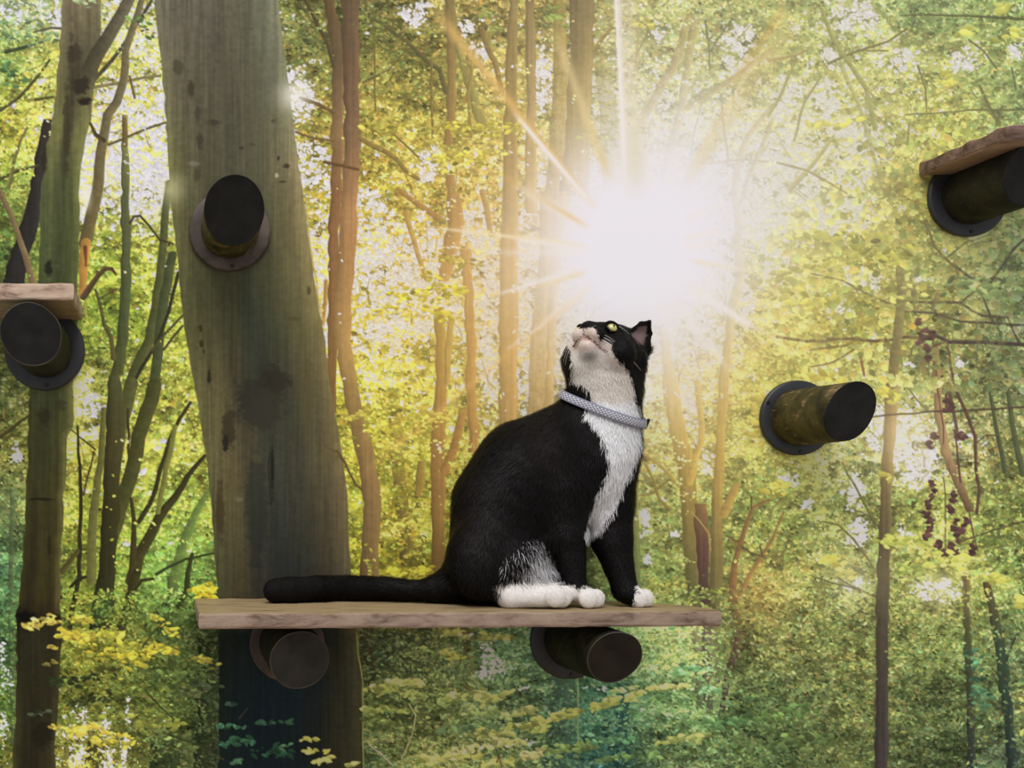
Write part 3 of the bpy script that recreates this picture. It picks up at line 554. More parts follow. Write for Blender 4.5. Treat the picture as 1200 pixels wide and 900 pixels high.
    D = """1010 140 950 146 5 14 9 222 216 76
1105 84 1108 100 7 10 9 212 206 82
1130 36 1140 38 8 8 10 190 196 84
1170 44 1195 40 6 10 9 202 204 86
1150 14 1180 12 6 10 8 196 198 86
905 565 922 572 6 12 8 232 218 92
900 575 915 580 7 10 7 222 206 82
965 655 990 660 6 18 8 236 222 86
985 668 1000 675 6 10 8 206 206 92
1028 632 1065 634 6 18 9 196 206 92
1050 665 1080 668 8 16 9 176 196 92
1095 660 1130 656 8 18 9 206 212 96
1126 668 1128 672 2 3 8 236 230 92
1150 678 1180 682 6 12 8 208 208 92
1188 700 1200 712 5 10 8 204 204 92
1035 456 1040 462 6 8 9 222 210 86
1045 458 1050 470 4 6 8 214 204 90
1036 556 1042 560 3 5 8 200 190 86
935 440 990 446 10 26 9 224 206 86
880 460 895 520 9 20 8 214 198 82
900 345 960 350 12 30 8 186 176 60
985 290 1060 300 14 46 8 164 162 62
905 320 960 310 12 30 8 176 170 58
925 280 985 275 9 20 9 180 178 66
1002 285 1006 292 3 5 10 170 172 60
1025 281 1026 284 1.5 4 10 98 92 50
1030 355 1080 352 10 20 7 168 168 84
1100 265 1190 250 14 40 8 104 128 74
1120 330 1190 345 16 40 8 112 134 78
1135 90 1190 100 14 30 6 132 158 84
28 735 72 728 4 30 6 216 196 84
40 728 62 722 4 16 5 214 196 88
70 742 112 752 6 40 7 206 186 64
88 724 112 730 5 22 6 216 204 70
116 742 142 745 5 22 7 200 196 70
130 756 180 758 7 44 6 178 176 60
105 765 160 768 7 40 6 190 176 54
165 762 212 764 7 34 6 202 186 58
170 772 150 785 6 24 6 176 168 52
60 758 70 760 3 8 5 176 156 66
52 780 66 776 2 8 5 120 112 46
180 722 205 745 7 30 5 206 196 66
226 692 250 690 5 30 6 236 218 58
232 698 252 700 4 20 6 232 206 50
58 852 120 852 3 26 6 222 200 76
80 858 160 862 4 34 6 214 194 70
110 868 165 872 4 26 6 190 178 62
100 842 150 838 5 26 6 118 124 48
160 850 215 848 5 34 6 138 142 58
150 830 210 845 7 34 5 120 130 52
215 810 240 812 4 14 6 96 104 60
190 792 230 790 8 30 6 96 120 56
190 862 232 876 5 30 6 96 112 56
225 770 256 778 5 24 5 150 140 52
228 800 256 806 4 16 6 70 84 50
256 850 285 852 3 14 6 52 96 66
258 870 300 868 4 20 7 44 86 60
262 824 275 826 2 6 6 44 66 52
268 893 290 890 2 8 6 60 96 66
35 838 62 833 2 16 5 66 76 54
60 800 115 795 7 36 6 46 56 28
75 825 140 815 7 44 5 58 66 30
110 788 140 782 5 20 6 76 80 32
300 848 340 846 2 14 6 42 74 52
300 880 348 884 6 34 6 34 68 48
330 876 345 872 3 8 5 58 92 62
352 868 374 866 2 9 6 168 166 74
355 880 390 878 3 12 6 176 172 78
365 892 392 890 4 16 7 172 168 84
405 896 425 895 3 12 6 150 150 74
428 806 460 808 4 30 7 132 142 66
455 800 498 802 5 44 7 148 158 78
462 810 495 815 4 24 7 132 146 74
428 832 478 832 4 30 7 118 130 62
470 728 485 730 3 14 4 128 140 62
428 845 470 850 6 34 6 92 106 52
430 868 472 866 3 16 5 128 132 76
470 768 500 760 5 18 5 94 110 56
515 738 545 745 5 30 6 118 124 62
520 765 545 775 5 30 6 132 140 62
560 745 600 748 5 30 6 110 118 60
500 826 540 822 4 24 7 116 134 70
520 818 570 812 5 36 7 142 152 76
560 822 600 812 5 34 7 140 150 76
515 855 580 850 3 30 7 92 118 70
530 832 600 838 5 34 7 116 134 74
555 862 600 855 6 38 7 144 150 78
575 872 610 868 5 26 7 164 162 92
495 888 560 886 6 44 7 160 160 82
530 880 560 876 4 18 6 172 168 100
560 895 600 892 4 24 7 150 156 78
600 850 640 855 5 34 7 128 140 66
600 838 625 830 4 18 7 132 138 74
620 850 660 838 4 34 7 146 150 74
655 838 700 828 5 34 7 142 148 68
700 828 755 812 4 44 7 144 152 74
715 812 745 805 3 20 6 124 146 84
755 806 808 803 3 38 6 154 160 84
640 880 700 874 6 50 7 104 126 66
610 888 640 880 5 26 7 160 156 96
700 888 800 880 6 44 7 92 122 66
690 868 745 866 5 34 7 78 122 80
770 870 830 862 4 34 7 126 136 70
740 750 790 745 8 34 5 122 138 70
770 775 820 770 8 40 5 124 140 66
790 786 830 785 7 34 6 78 122 72
820 812 850 805 4 20 6 84 122 74
830 850 880 842 6 34 7 78 114 62
880 840 950 830 10 44 7 92 122 62
900 870 980 860 14 40 7 92 114 60
740 700 770 688 9 34 5 158 164 72
765 690 800 682 7 40 5 172 174 80
742 720 800 728 9 34 6 74 112 66
430 645 440 690 5 26 4 168 162 60
446 628 470 622 4 20 5 226 208 92
462 618 490 612 4 20 5 222 204 84
450 618 480 608 5 18 5 206 190 76
452 670 510 668 5 44 6 206 190 58
490 682 520 672 4 24 6 214 198 60
400 492 432 484 5 26 6 176 164 66
425 500 470 505 7 30 6 206 196 66
398 505 412 512 3 10 5 176 166 66
455 520 480 528 6 24 6 216 204 80
500 500 530 480 7 34 6 214 196 76
460 345 520 345 9 44 6 206 192 52
440 360 480 365 9 34 5 216 202 66
505 330 545 345 9 34 6 200 186 40
500 365 530 372 8 24 6 206 190 46
510 300 560 312 10 36 6 166 150 52
520 150 600 150 9 50 6 188 176 56
510 185 590 190 10 50 6 206 192 60
430 150 500 150 10 40 6 176 164 60
300 660 300 660 0 0 1 0 0 0
0 25 60 20 12 26 6 158 180 124
0 45 62 45 10 34 6 122 152 98
5 80 20 95 10 18 6 92 132 78
160 18 178 45 8 16 5 96 126 66
90 0 110 3 6 14 6 150 164 116
340 30 375 60 12 40 5 104 116 62
430 20 470 80 14 44 5 110 118 52
640 10 662 30 8 20 6 124 142 64
738 22 760 30 7 20 6 184 176 64
690 150 715 170 9 20 6 168 168 78
560 6 590 40 9 26 5 128 138 64
1040 5 1110 35 16 60 5 106 140 72
820 700 850 690 7 20 5 120 130 60
1138 762 1150 830 10 50 6 78 122 84
1190 800 1200 860 8 30 6 150 158 84
1060 340 1070 330 5 10 6 200 196 110
930 250 945 248 4 8 8 196 188 100""".split('\n')
    for l in D:
        v = [float(t) for t in l.split()]; dabs(v[0], v[1], v[2], v[3], v[4], int(v[5] * .9), v[6] * .78, v[7:10], seed=int(v[2]))
    for x, y, L in ((488, 825, 0),):
        branch([(479, 825), (487, 838), (483, 860), (475, 880), (470, 888)], 1.4, 1.8, (150, 146, 100)); branch([(433, 873), (448, 885), (460, 897)], 1.8, 1.6, (150, 140, 120))
        branch([(676, 790), (677, 830), (677, 870)], 2, 2, (126, 140, 84), .7); branch([(170, 808), (190, 830), (203, 842)], 1.6, 1.4, (60, 56, 30)); branch([(168, 756), (185, 735), (196, 725)], 1.8, 1.6, (70, 66, 30)); branch([(190, 858), (230, 872), (262, 890)], 1.4, 1.4, (60, 60, 34)); branch([(280, 842), (290, 830)], 1.2, 1, (60, 60, 40))
        branch([(582, 893), (584, 885), (588, 898)], 2, 1.4, (92, 50, 46), .8)
    # --- haze, glare and rays of the printed sun
    XX = xs[None, :]; YY = ys[:, None]; cx, cy = 745., 292.
    r = np.hypot((XX - cx) * np.where(XX < cx, 1.02, .92), (YY - cy) * np.where(YY > cy, 1.0, .92))
    def lay(m, col):
        nonlocal C
        C = C * (1 - m[..., None]) + np.array(col, np.float32) / 255 * m[..., None]
    lay((.34 * np.exp(-(np.hypot(XX - 620, (YY - 330) * 1.0) / 150) ** 2)).astype(np.float32), (224, 184, 112))
    lay((.22 * np.exp(-(np.hypot(XX - 810, (YY - 470)) / 110) ** 2)).astype(np.float32), (226, 190, 96))
    lay((.20 * np.exp(-(np.hypot((XX - 900), (YY - 440)) / 90) ** 2)).astype(np.float32), (236, 200, 90))
    lay((.12 * np.exp(-(np.hypot((XX - 470), (YY - 420)) / 150) ** 2)).astype(np.float32), (240, 200, 60))
    lay((.42 * np.exp(-(np.hypot((XX - 815), (YY - 210)) / 150) ** 2)).astype(np.float32), (228, 224, 216))
    lay((.5 * np.exp(-(np.hypot((XX - 775) / .8, (YY - 400)) / 95) ** 2)).astype(np.float32), (231, 228, 232))
    lay((.20 * np.clip((YY + XX * .2) * 0 + 1 - np.hypot(XX - 800, YY - 260) / 620, 0, 1)).astype(np.float32), (238, 222, 170))
    lay((.30 * np.exp(-(np.hypot((XX - 985), (YY - 170) * 1.1) / 190) ** 2)).astype(np.float32), (214, 212, 158))
    lay((.22 * np.exp(-(np.hypot((XX - 960), (YY - 330) * 1.2) / 120) ** 2)).astype(np.float32), (206, 200, 120))
    lay((.12 * np.clip(1 - YY / 240, 0, 1) * np.clip((XX - 420) / 300, 0, 1)).astype(np.float32), (205, 200, 175))
    lay((.66 * np.exp(-(np.hypot((XX - 812), (YY - 225)) / 100) ** 2)).astype(np.float32), (231, 229, 236))
    lay((.55 * np.exp(-(np.hypot((XX - 705) / 1.2, (YY - 300)) / 92) ** 2)).astype(np.float32), (234, 226, 216))
    lay(np.clip(1.35 * np.exp(-(r / 104) ** 2.3), 0, 1).astype(np.float32) * .99, (235, 232, 240))
    def ray(x0, y0, x1, y1, w0, w1, a0, a1, col=(240, 232, 224)):
        a0 = min(a0 * 1.1, 1); a1 = min(a1 * 1.45, .9); w0 *= 1.1; w1 *= 1.25
        a = np.array((x0, y0), float); d = np.array((x1 - x0, y1 - y0), float); L = np.hypot(*d); d /= L
        h = max(w0, w1) * 2 + 2
        i0 = max(int((min(x0, x1) - h - X0P) * SS), 0); i1 = min(int((max(x0, x1) + h - X0P) * SS), W); j0 = max(int((min(y0, y1) - h - Y0P) * SS), 0); j1 = min(int((max(y0, y1) + h - Y0P) * SS), H)
        X = xs[i0:i1][None, :] - x0; Y = ys[j0:j1][:, None] - y0
        t = (X * d[0] + Y * d[1]) / L; s = np.abs(X * d[1] - Y * d[0]); w = w0 + (w1 - w0) * np.clip(t, 0, 1)
        m = np.clip(t * 6, 0, 1) * np.clip((1 - t) * 6, 0, 1) * np.exp(-(s / (w * .55)) ** 2) * (a0 + (a1 - a0) * np.clip(t, 0, 1))
        C[j0:j1, i0:i1] = C[j0:j1, i0:i1] * (1 - m[..., None]) + np.array(col) / 255 * m[..., None]
    gold = (226, 186, 112); wht = (238, 230, 226)
    ray(700, 248, 500, 0, 6, 11, .85, .5, gold); ray(702, 250, 598, 128, 8, 4, 1, .75, wht)
    ray(734, 235, 722, -60, 8, 5, .95, .45, wht); ray(746, 240, 732, -60, 22, 16, .75, .25, (226, 216, 190)); ray(733, 225, 718, -60, 3, 3, .9, .7, wht)
    ray(716, 215, 645, 25, 10, 9, .8, .3, (228, 206, 150)); ray(694, 270, 600, 215, 13, 6, .95, .4, wht); ray(692, 268, 560, 190, 5, 8, .5, .1, gold)
    ray(692, 289, 500, 266, 5, 3, .95, .45, (240, 222, 180)); ray(692, 296, 560, 296, 10, 5, .7, .1, wht); ray(690, 291, 600, 281, 10, 4, .8, .4, wht)
    ray(692, 312, 570, 349, 8, 3, .95, .3, wht); ray(690, 318, 600, 345, 6, 4, .5, .1, (236, 214, 160)); ray(698, 330, 628, 386, 10, 4, .95, .5, wht); ray(690, 338, 420, 558, 8, 6, .3, .22, (240, 190, 110)); ray(640, 378, 590, 412, 4, 3, .5, .2, wht)
    ray(700, 345, 640, 450, 10, 8, .35, .0, wht)
    ray(798, 281, 845, 270, 8, 4, 1, .7, wht); ray(798, 290, 842, 286, 8, 4, .8, .4, wht); ray(805, 305, 885, 319, 6, 4, .9, .3, (236, 226, 208)); ray(798, 330, 892, 390, 11, 5, .95, .5, wht); ray(870, 376, 920, 404, 5, 4, .5, .1, (240, 226, 190))
    ray(784, 345, 858, 440, 8, 5, .8, .25, wht); ray(770, 345, 800, 430, 8, 6, .6, .1, wht); ray(798, 262, 850, 235, 8, 5, .6, .2, wht)
    ray(800, 222, 942, 8, 9, 20, .30, .26, (222, 200, 138)); ray(800, 210, 905, 40, 4, 6, .4, .35, (232, 212, 160)); ray(850, 110, 925, 0, 6, 9, .35, .4, (212, 180, 104)); ray(780, 225, 820, 120, 8, 8, .5, .1, wht); ray(760, 222, 770, 110, 10, 8, .5, .05, wht)
    lay((.5 * np.exp(-(np.hypot((XX - 200), (YY - 222)) / 16) ** 2)).astype(np.float32), (240, 232, 180)); lay((.85 * np.exp(-(np.hypot((XX - 101), (YY - 230) / 2.4) / 6) ** 2)).astype(np.float32), (248, 244, 214)); lay((.8 * np.exp(-(np.hypot((XX - 345), (YY - 112)) / 17) ** 2)).astype(np.float32), (240, 236, 226))
    lay((.32 * np.exp(-(np.hypot((XX - 1000), (YY - 680)) / 34) ** 2) + .4 * np.exp(-(np.hypot((XX - 1098), (YY - 692)) / 26) ** 2) + .4 * np.exp(-(np.hypot((XX - 1062), (YY - 510)) / 34) ** 2)).astype(np.float32), (248, 236, 190))
    lay((.3 * np.exp(-(np.hypot((XX - 885), (YY - 700)) / 34) ** 2)).astype(np.float32), (220, 170, 90)); lay((.5 * np.exp(-(np.hypot((XX - 120), (YY - 714)) / 14) ** 2)).astype(np.float32), (80, 130, 60))
    C = np.clip(C, .01, .93)
    C = C.reshape(H // SS, SS, W // SS, SS, 3).mean((1, 3))
    K = C.copy(); K[1:-1] = C[1:-1] * .5 + (C[:-2] + C[2:]) * .25; B2 = K.copy(); B2[:, 1:-1] = K[:, 1:-1] * .5 + (K[:, :-2] + K[:, 2:]) * .25
    C = C + .75 * (C - B2); lum = C.mean(2, keepdims=True); C = lum + (C - lum) * (.82 + .12 * np.clip((lum - .3) / .3, 0, 1))
    return np.clip(C, .01, .94).astype(np.float32)

# ---------------------------------------------------------------- wall with its printed covering
def build_wall():
    P = paint_forest()                                # display colours, one sample per pixel of the print
    SC_ = DCAM / FPX
    def axis(lo, c0, a, b, c1, hi, fine, mid, coarse):        # dense where the photo looks, coarser round about
        return np.concatenate([np.arange(lo, c0, coarse), np.arange(c0, a, mid), np.arange(a, b, fine), np.arange(b, c1, mid), np.arange(c1, hi + coarse, coarse)])
    gx = axis(-700, X0P, -30, 1232, X1P, 1960, 1.12, 3.5, 14.0); gy = axis(-520, Y0P, -26, 926, Y1P, 1500, 1.12, 3.5, 14.0); gy[-1] = PPY + ZC / SC_
    def fold(q, lo, hi):                              # the print goes on beyond the frame as its mirror image
        L = hi - lo; t = np.mod(q - lo, 2 * L); return lo + np.where(t > L, 2 * L - t, t)
    fx = fold(gx, X0P + 1, X1P - 2) - X0P - .5; fy = fold(gy, Y0P + 1, Y1P - 2) - Y0P - .5
    ix = np.clip(fx.astype(int), 0, P.shape[1] - 2); tx = (fx - ix)[None, :, None]; iy = np.clip(fy.astype(int), 0, P.shape[0] - 2); ty = (fy - iy)[:, None, None]
    A = P[iy][:, ix] * (1 - ty) * (1 - tx) + P[iy][:, ix + 1] * (1 - ty) * tx + P[iy + 1][:, ix] * ty * (1 - tx) + P[iy + 1][:, ix + 1] * ty * tx
    def soft(a, r_):
        k = np.pad(a, ((r_, r_), (r_, r_), (0, 0)), mode='edge').cumsum(0).cumsum(1); return (k[2 * r_:, 2 * r_:] - k[:-2 * r_, 2 * r_:] - k[2 * r_:, :-2 * r_] + k[:-2 * r_, :-2 * r_]) / (4 * r_ * r_)
    for rr_, q0 in ((2, 0), (7, 130)):                # softer where the samples lie further apart
        B_ = soft(P.astype(np.float64), rr_).astype(np.float32); iy_ = np.clip(iy, 0, B_.shape[0] - 1); ix_ = np.clip(ix, 0, B_.shape[1] - 1); S_ = B_[iy_][:, ix_]
        dx_ = np.maximum(np.maximum(-30 - gx, gx - 1232), 0)[None, :]; dy_ = np.maximum(np.maximum(-26 - gy, gy - 926), 0)[:, None]; wb = np.clip((np.maximum(dx_, dy_ * 1.3) - q0) / 24, 0, 1)[..., None]
        A = A * (1 - wb) + S_ * wb
    # the print's own colour is what the photo shows divided by the light that falls there (lamp falloff, shade of shelves and pegs)
    X_, Y_ = gx[None, :], gy[:, None]
    def st(a, b, q): t_ = np.clip((q - a) / (b - a), 0, 1); return t_ * t_ * (3 - 2 * t_)
    Yc = np.clip(Y_, -120, 1000) / 900; E = 1.10 - .12 * np.clip(X_, -100, 1300) / 1200 * (1 - .5 * Yc) - .36 * Yc
    low = np.interp(Y_, (735, 747, 782, 817, 853, 888, 1000, 1150), (.33, .33, .40, .46, .51, .56, .76, 1))
    sh = 1 - (1 - low) * st(-22, 26, X_ - 238) * (1 - st(-22, 30, X_ - 842 - .05 * (Y_ - 740))) * st(722, 730, Y_)
    lw = np.interp(Y_, (376, 466, 540, 607, 680), (.36, .42, .56, .78, 1)); sh = sh * (1 - (1 - lw) * (1 - st(78, 118, X_)) * st(350, 365, Y_))
    lw = np.interp(Y_, (190, 290, 325, 360, 396, 466), (.38, .42, .53, .72, .86, 1)); sh = sh * (1 - (1 - lw) * st(1085, 1150, X_) * st(180, 200, Y_))
    sh = sh * (1 - .32 * np.exp(-((X_ - 288) / 40) ** 2) * np.interp(Y_, (290, 320, 360, 440), (0, 1, .85, 0)))
    sh = sh * (1 - .45 * np.exp(-((X_ - 968) / 36) ** 2) * np.interp(Y_, (505, 535, 575, 690), (0, 1, .9, 0)))
    sh = sh * (1 - .40 * np.exp(-((X_ - 735) / 45) ** 2) * np.interp(Y_, (400, 500, 690, 715), (0, .6, .9, 0)))
    col = srgb(A) / np.clip(E * sh, .30, 1.3)[..., None]
    nx, ny = len(gx), len(gy)
    X, Y = np.meshgrid((gx - PPX) * SC_, ZC + (PPY - gy) * SC_)
    v = np.stack([X, np.zeros_like(X), Y], -1).reshape(-1, 3)
    i = (np.arange(ny - 1)[:, None] * nx + np.arange(nx - 1)[None, :]).ravel()
    f = np.stack([i, i + nx, i + nx + 1, i + 1], -1)
    m, t, b = mat('matt_photo_print', .7, .07)
    a = nd(t, 'ShaderNodeVertexColor', layer_name='tint'); t.links.new(a.outputs[0], b.inputs['Base Color'])
    co = nd(t, 'ShaderNodeTexCoord'); n1 = nd(t, 'ShaderNodeTexNoise', Scale=420.0, Detail=2.0); t.links.new(co.outputs['Object'], n1.inputs['Vector']); bump(t, b, n1.outputs[0], .10, .0006)
    o = mesh_np('wall_mural', v, f, m, cols=np.clip(col.reshape(-1, 3), .002, .93), smooth=True)
    o.location.y = -.0015
    o['label'] = 'wall-filling printed forest mural with a white sun starburst between trees'; o['category'] = 'mural'
    x0, x1, z1 = X.min(), X.max(), Y.max()
    mw = plain('wall_plaster', (205, 203, 198), (215, 213, 208), 8)
    bm = bmesh.new(); bmesh.ops.create_cube(bm, size=1, matrix=Matrix.Translation(((x0 + x1) / 2, .06, z1 / 2)) @ Matrix.Diagonal((x1 - x0, .12, z1, 1)))
    w = bm_obj('wall_back', bm, mw, smooth=False); w['kind'] = 'structure'; w['label'] = 'flat back wall that carries the printed forest mural'; w['category'] = 'wall'
    bm = bmesh.new(); bmesh.ops.create_cube(bm, size=1, matrix=Matrix.Translation(((x0 + x1) / 2, -2.0, -.05)) @ Matrix.Diagonal((x1 - x0, 4.24, .1, 1)))
    w = bm_obj('floor', bm, M_FLOOR, smooth=False); w['kind'] = 'structure'; w['label'] = 'plain wooden floor below the mural wall'; w['category'] = 'floor'
build_wall()

# ---------------------------------------------------------------- shelves
def shelf(name, outline, zt, zb, m, label, rag=None, seed=0):
    """board from a plan outline (world x, y) between two heights; corners eased, edges a little uneven"""
    r = np.random.default_rng(seed)
    bm = bmesh.new(); O = np.array(outline, float); n0 = len(O); pts = []
    for k in range(n0):                               # subdivide each side
        a, b = O[k], O[(k + 1) % n0]; n = max(1, int(np.hypot(*(b - a)) / .02))
        for j in range(n):
            p = a + (b - a) * j / n
            if j: p = p + r.normal(0, .0005, 2)
            pts.append(p)
    pts = np.array(pts); c = pts.mean(0); N = len(pts)
    prof = [(0.0, .0035), (.0012, .0012), (.0035, 0), (1, 0), (2, 0), (3, .0012), (4, .0035)]
    T = zt - zb; zs = [zt, zt - .001, zt - .0035, (zt + zb) / 2, zb + .0035, zb + .001, zb]; ins = [.0035, .001, 0, -.0003, 0, .001, .0035]
    nrm = []
    for k in range(N):
        d = pts[(k + 1) % N] - pts[k - 1]; nn = np.array([-d[1], d[0]]); nn /= np.hypot(*nn); nn *= np.sign(nn @ (c - pts[k])) or 1; nrm.append(nn)
    nrm = np.array(nrm); rings = []
    for z, i in zip(zs, ins):
        wv = r.normal(0, .0004, N)
        rings.append([bm.verts.new((pts[k][0] + nrm[k][0] * i, pts[k][1] + nrm[k][1] * i, z + wv[k] - (rag[1] * abs(math.sin(k * 1.1)) * (1 if rag[0](pts[k]) else 0) if rag and z > zt - .004 else 0))) for k in range(N)])
    for a, b in zip(rings[:-1], rings[1:]):
        for k in range(N): bm.faces.new((a[k], a[(k + 1) % N], b[(k + 1) % N], b[k]))
    bm.faces.new(rings[0][::-1]); bm.faces.new(rings[-1])
    ctr = Vector((c[0], 0, zt))
    bmesh.ops.translate(bm, verts=bm.verts, vec=-ctr)
    bmesh.ops.triangulate(bm, faces=[f for f in bm.faces if len(f.verts) > 4])
    o = bm_obj(name, bm, m, smooth=False); o.location = ctr
    for p_ in o.data.polygons:                        # the sawn edges are greyer and blotchy
        if abs(p_.normal.z) < .5: p_.material_index = 1
    o['label'] = label; o['category'] = 'shelf'; o['group'] = 'wooden wall shelves on log pegs'
    return o
ZS = W(200, 701, 0).z                                 # top of the middle shelf
def xy(px, d): p = W(px, 500, d); return (p.x, p.y)
back = -.0035
shelf('wall_shelf', [(xy(228, 0)[0], back), (xy(640, 0)[0], back), (xy(700, .03)[0], -.035), (xy(768, .085)[0], -.088), (xy(812, .135)[0], -.138), (xy(845, .20)[0], -.19), (xy(845, .214)[0], -.214), (xy(233, .252)[0], -.252)],
      ZS, ZS - .0235, (M_WOOD, M_EDGE), 'long aged wooden shelf the cat sits on, in the middle of the wall', seed=1)
zl = W(0, 332, .21).z
shelf('wall_shelf', [(-.42, back), (xy(97, 0)[0], back), (xy(86.5, .212)[0], -.212), (-.42, -.214)], zl, zl - .0255, (M_WOOD2, M_EDGE2), 'pale wooden shelf at the left edge, above the darkest log peg', seed=2)
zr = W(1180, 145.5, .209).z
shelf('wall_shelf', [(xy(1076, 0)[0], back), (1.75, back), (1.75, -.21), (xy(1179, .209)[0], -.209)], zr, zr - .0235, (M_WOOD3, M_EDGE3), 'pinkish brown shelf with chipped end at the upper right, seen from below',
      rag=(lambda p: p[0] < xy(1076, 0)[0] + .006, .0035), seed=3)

# ---------------------------------------------------------------- log pegs
def peg(fx, fy, rf, d, rt, re, tilt_v, tilt_h, label, bark, cap, flange, group, screws=3, seed=0, facemark=None):
    """fx, fy: middle of the wall flange; rf flange radius; the log stands d off the wall, its end sawn aslant (tilt = extra reach at top / at left)"""
    r = np.random.default_rng(seed); c = W(fx, fy, 0); root = empty('log_peg', (c.x, -.0025, c.z), label, 'peg', group)
    N = 56; th = np.arange(N) / N * 2 * math.pi; cs, sn = np.cos(th), np.sin(th)
    # flange
    bm = bmesh.new(); prof = [(rt * .6, 0), (rf - .001, 0), (rf, -.001), (rf, -.006), (rf - .0015, -.0078), (rf - .004, -.0085), (rt + .003, -.0095), (rt - .004, -.0095)]
    R = [[bm.verts.new((q * cs[k], y, q * sn[k])) for k in range(N)] for q, y in prof]
    for a, b in zip(R[:-1], R[1:]):
        for k in range(N): bm.faces.new((a[k], a[(k + 1) % N], b[(k + 1) % N], b[k]))
    bm_obj('mounting_flange', bm, flange, root)
    # log
    lump = np.zeros(N)
    for q in range(2, 7): lump += r.normal(0, .0006 / q ** .5) * np.cos(q * th + r.uniform(0, 6))
    def off(k): return d + tilt_v * sn[k] + tilt_h * -cs[k]
    bm = bmesh.new(); rings = []
    nl = 9
    for j in range(nl):
        t = j / (nl - 1); rad = (rt * (1 - t) + re * t) + lump * (1 + .4 * math.sin(t * 5))
        rings.append([bm.verts.new((rad[k] * cs[k], -(.006 + (off(k) - .006) * t), rad[k] * sn[k])) for k in range(N)])
    for a, b in zip(rings[:-1], rings[1:]):
        for k in range(N): bm.faces.new((a[k], a[(k + 1) % N], b[(k + 1) % N], b[k]))
    bm_obj('log', bm, bark, root)
    # rim and sawn end
    rad = re + lump * (1 + .4 * math.sin(5.0)); bm = bmesh.new(); rings = []
    for q, y in ((1.0, 0), (1.0, .0012), (.985, .0022), (.965, .0024), (.95, .0014)):
        rings.append([bm.verts.new((rad[k] * q * cs[k], -(d + (off(k) - d) * q + y), rad[k] * q * sn[k])) for k in range(N)])
    for a, b in zip(rings[:-1], rings[1:]):
        for k in range(N): bm.faces.new((a[k], a[(k + 1) % N], b[(k + 1) % N], b[k]))
    bm_obj('bark_rim', bm, M_RIM if facemark else cap, root)
    bm = bmesh.new(); rings = []
    for q in (.955, .75, .5, .25, .08):
        rings.append([bm.verts.new((rad[k] * q * cs[k], -(d + (off(k) - d) * q + .0016 + .0004 * math.cos(q * 40)), rad[k] * q * sn[k])) for k in range(N)])
    for a, b in zip(rings[:-1], rings[1:]):
        for k in range(N): bm.faces.new((a[k], a[(k + 1) % N], b[(k + 1) % N], b[k]))
    bm.faces.new(rings[-1]); bm_obj('sawn_end', bm, cap, root)
    for q in range(screws):
        a = -math.pi / 2 + (q - (screws - 1) / 2) * 2 * math.pi / 3 * (1 if screws == 3 else 1.2) + .06; rr = (rt + rf) / 2 + .002
        bm = bmesh.new(); bmesh.ops.create_cone(bm, cap_ends=True, segments=12, radius1=.0032, radius2=.0026, depth=.002, matrix=Matrix.Translation((rr * math.cos(a), -.0099, rr * math.sin(a))) @ Matrix.Rotation(math.pi / 2, 4, 'X'))
        bm_obj('screw', bm, M_SCREW, root, smooth=False)
    return root
px = DCAM / FPX
G1, G2 = 'bare log pegs used as steps', 'log pegs carrying the shelves'
peg(269, 271, 47.5 * px, .142, .0490, .0478, .036, .004, 'bare log peg with a brown flange on the thick tree trunk', M_BARK, M_CAP, M_FLGB, G1, 1, 1, 0)
peg(932, 490, 43.8 * px, .158, .0480, .0455, .022, .012, 'bare mottled log peg jutting to the right over pale leaves, right of the cat', M_BARK, M_CAP, M_FLG, G1, 3, 2, 0)
peg(53, 411, 47 * px, .200, .0470, .0465, .020, .010, 'shade-darkened log peg under the left shelf, in front of the thin tree', M_BARK_SHADED, M_CAP, M_FLG, G2, 1, 3, 1)
peg(1131, 232, 46.5 * px, .150, .0480, .0475, .018, .008, 'log peg under the upper right shelf, its end cut by the frame', M_BARK_SHADED, M_CAP, M_FLG, G2, 1, 4, 0)
peg(336, 754, 44 * px, .196, .0475, .0470, .018, .012, 'left log peg under the cat\'s shelf, in front of the thick trunk', M_BARK_SHADED, M_CAPB, M_FLGB, G2, 1, 5, 1)
peg(665, 750, 45 * px, .208, .0440, .0415, .020, .000, 'right log peg under the cat\'s shelf, below the front paws', M_BARK_SHADED, M_CAPC, M_FLG, G2, 1, 6, 1)

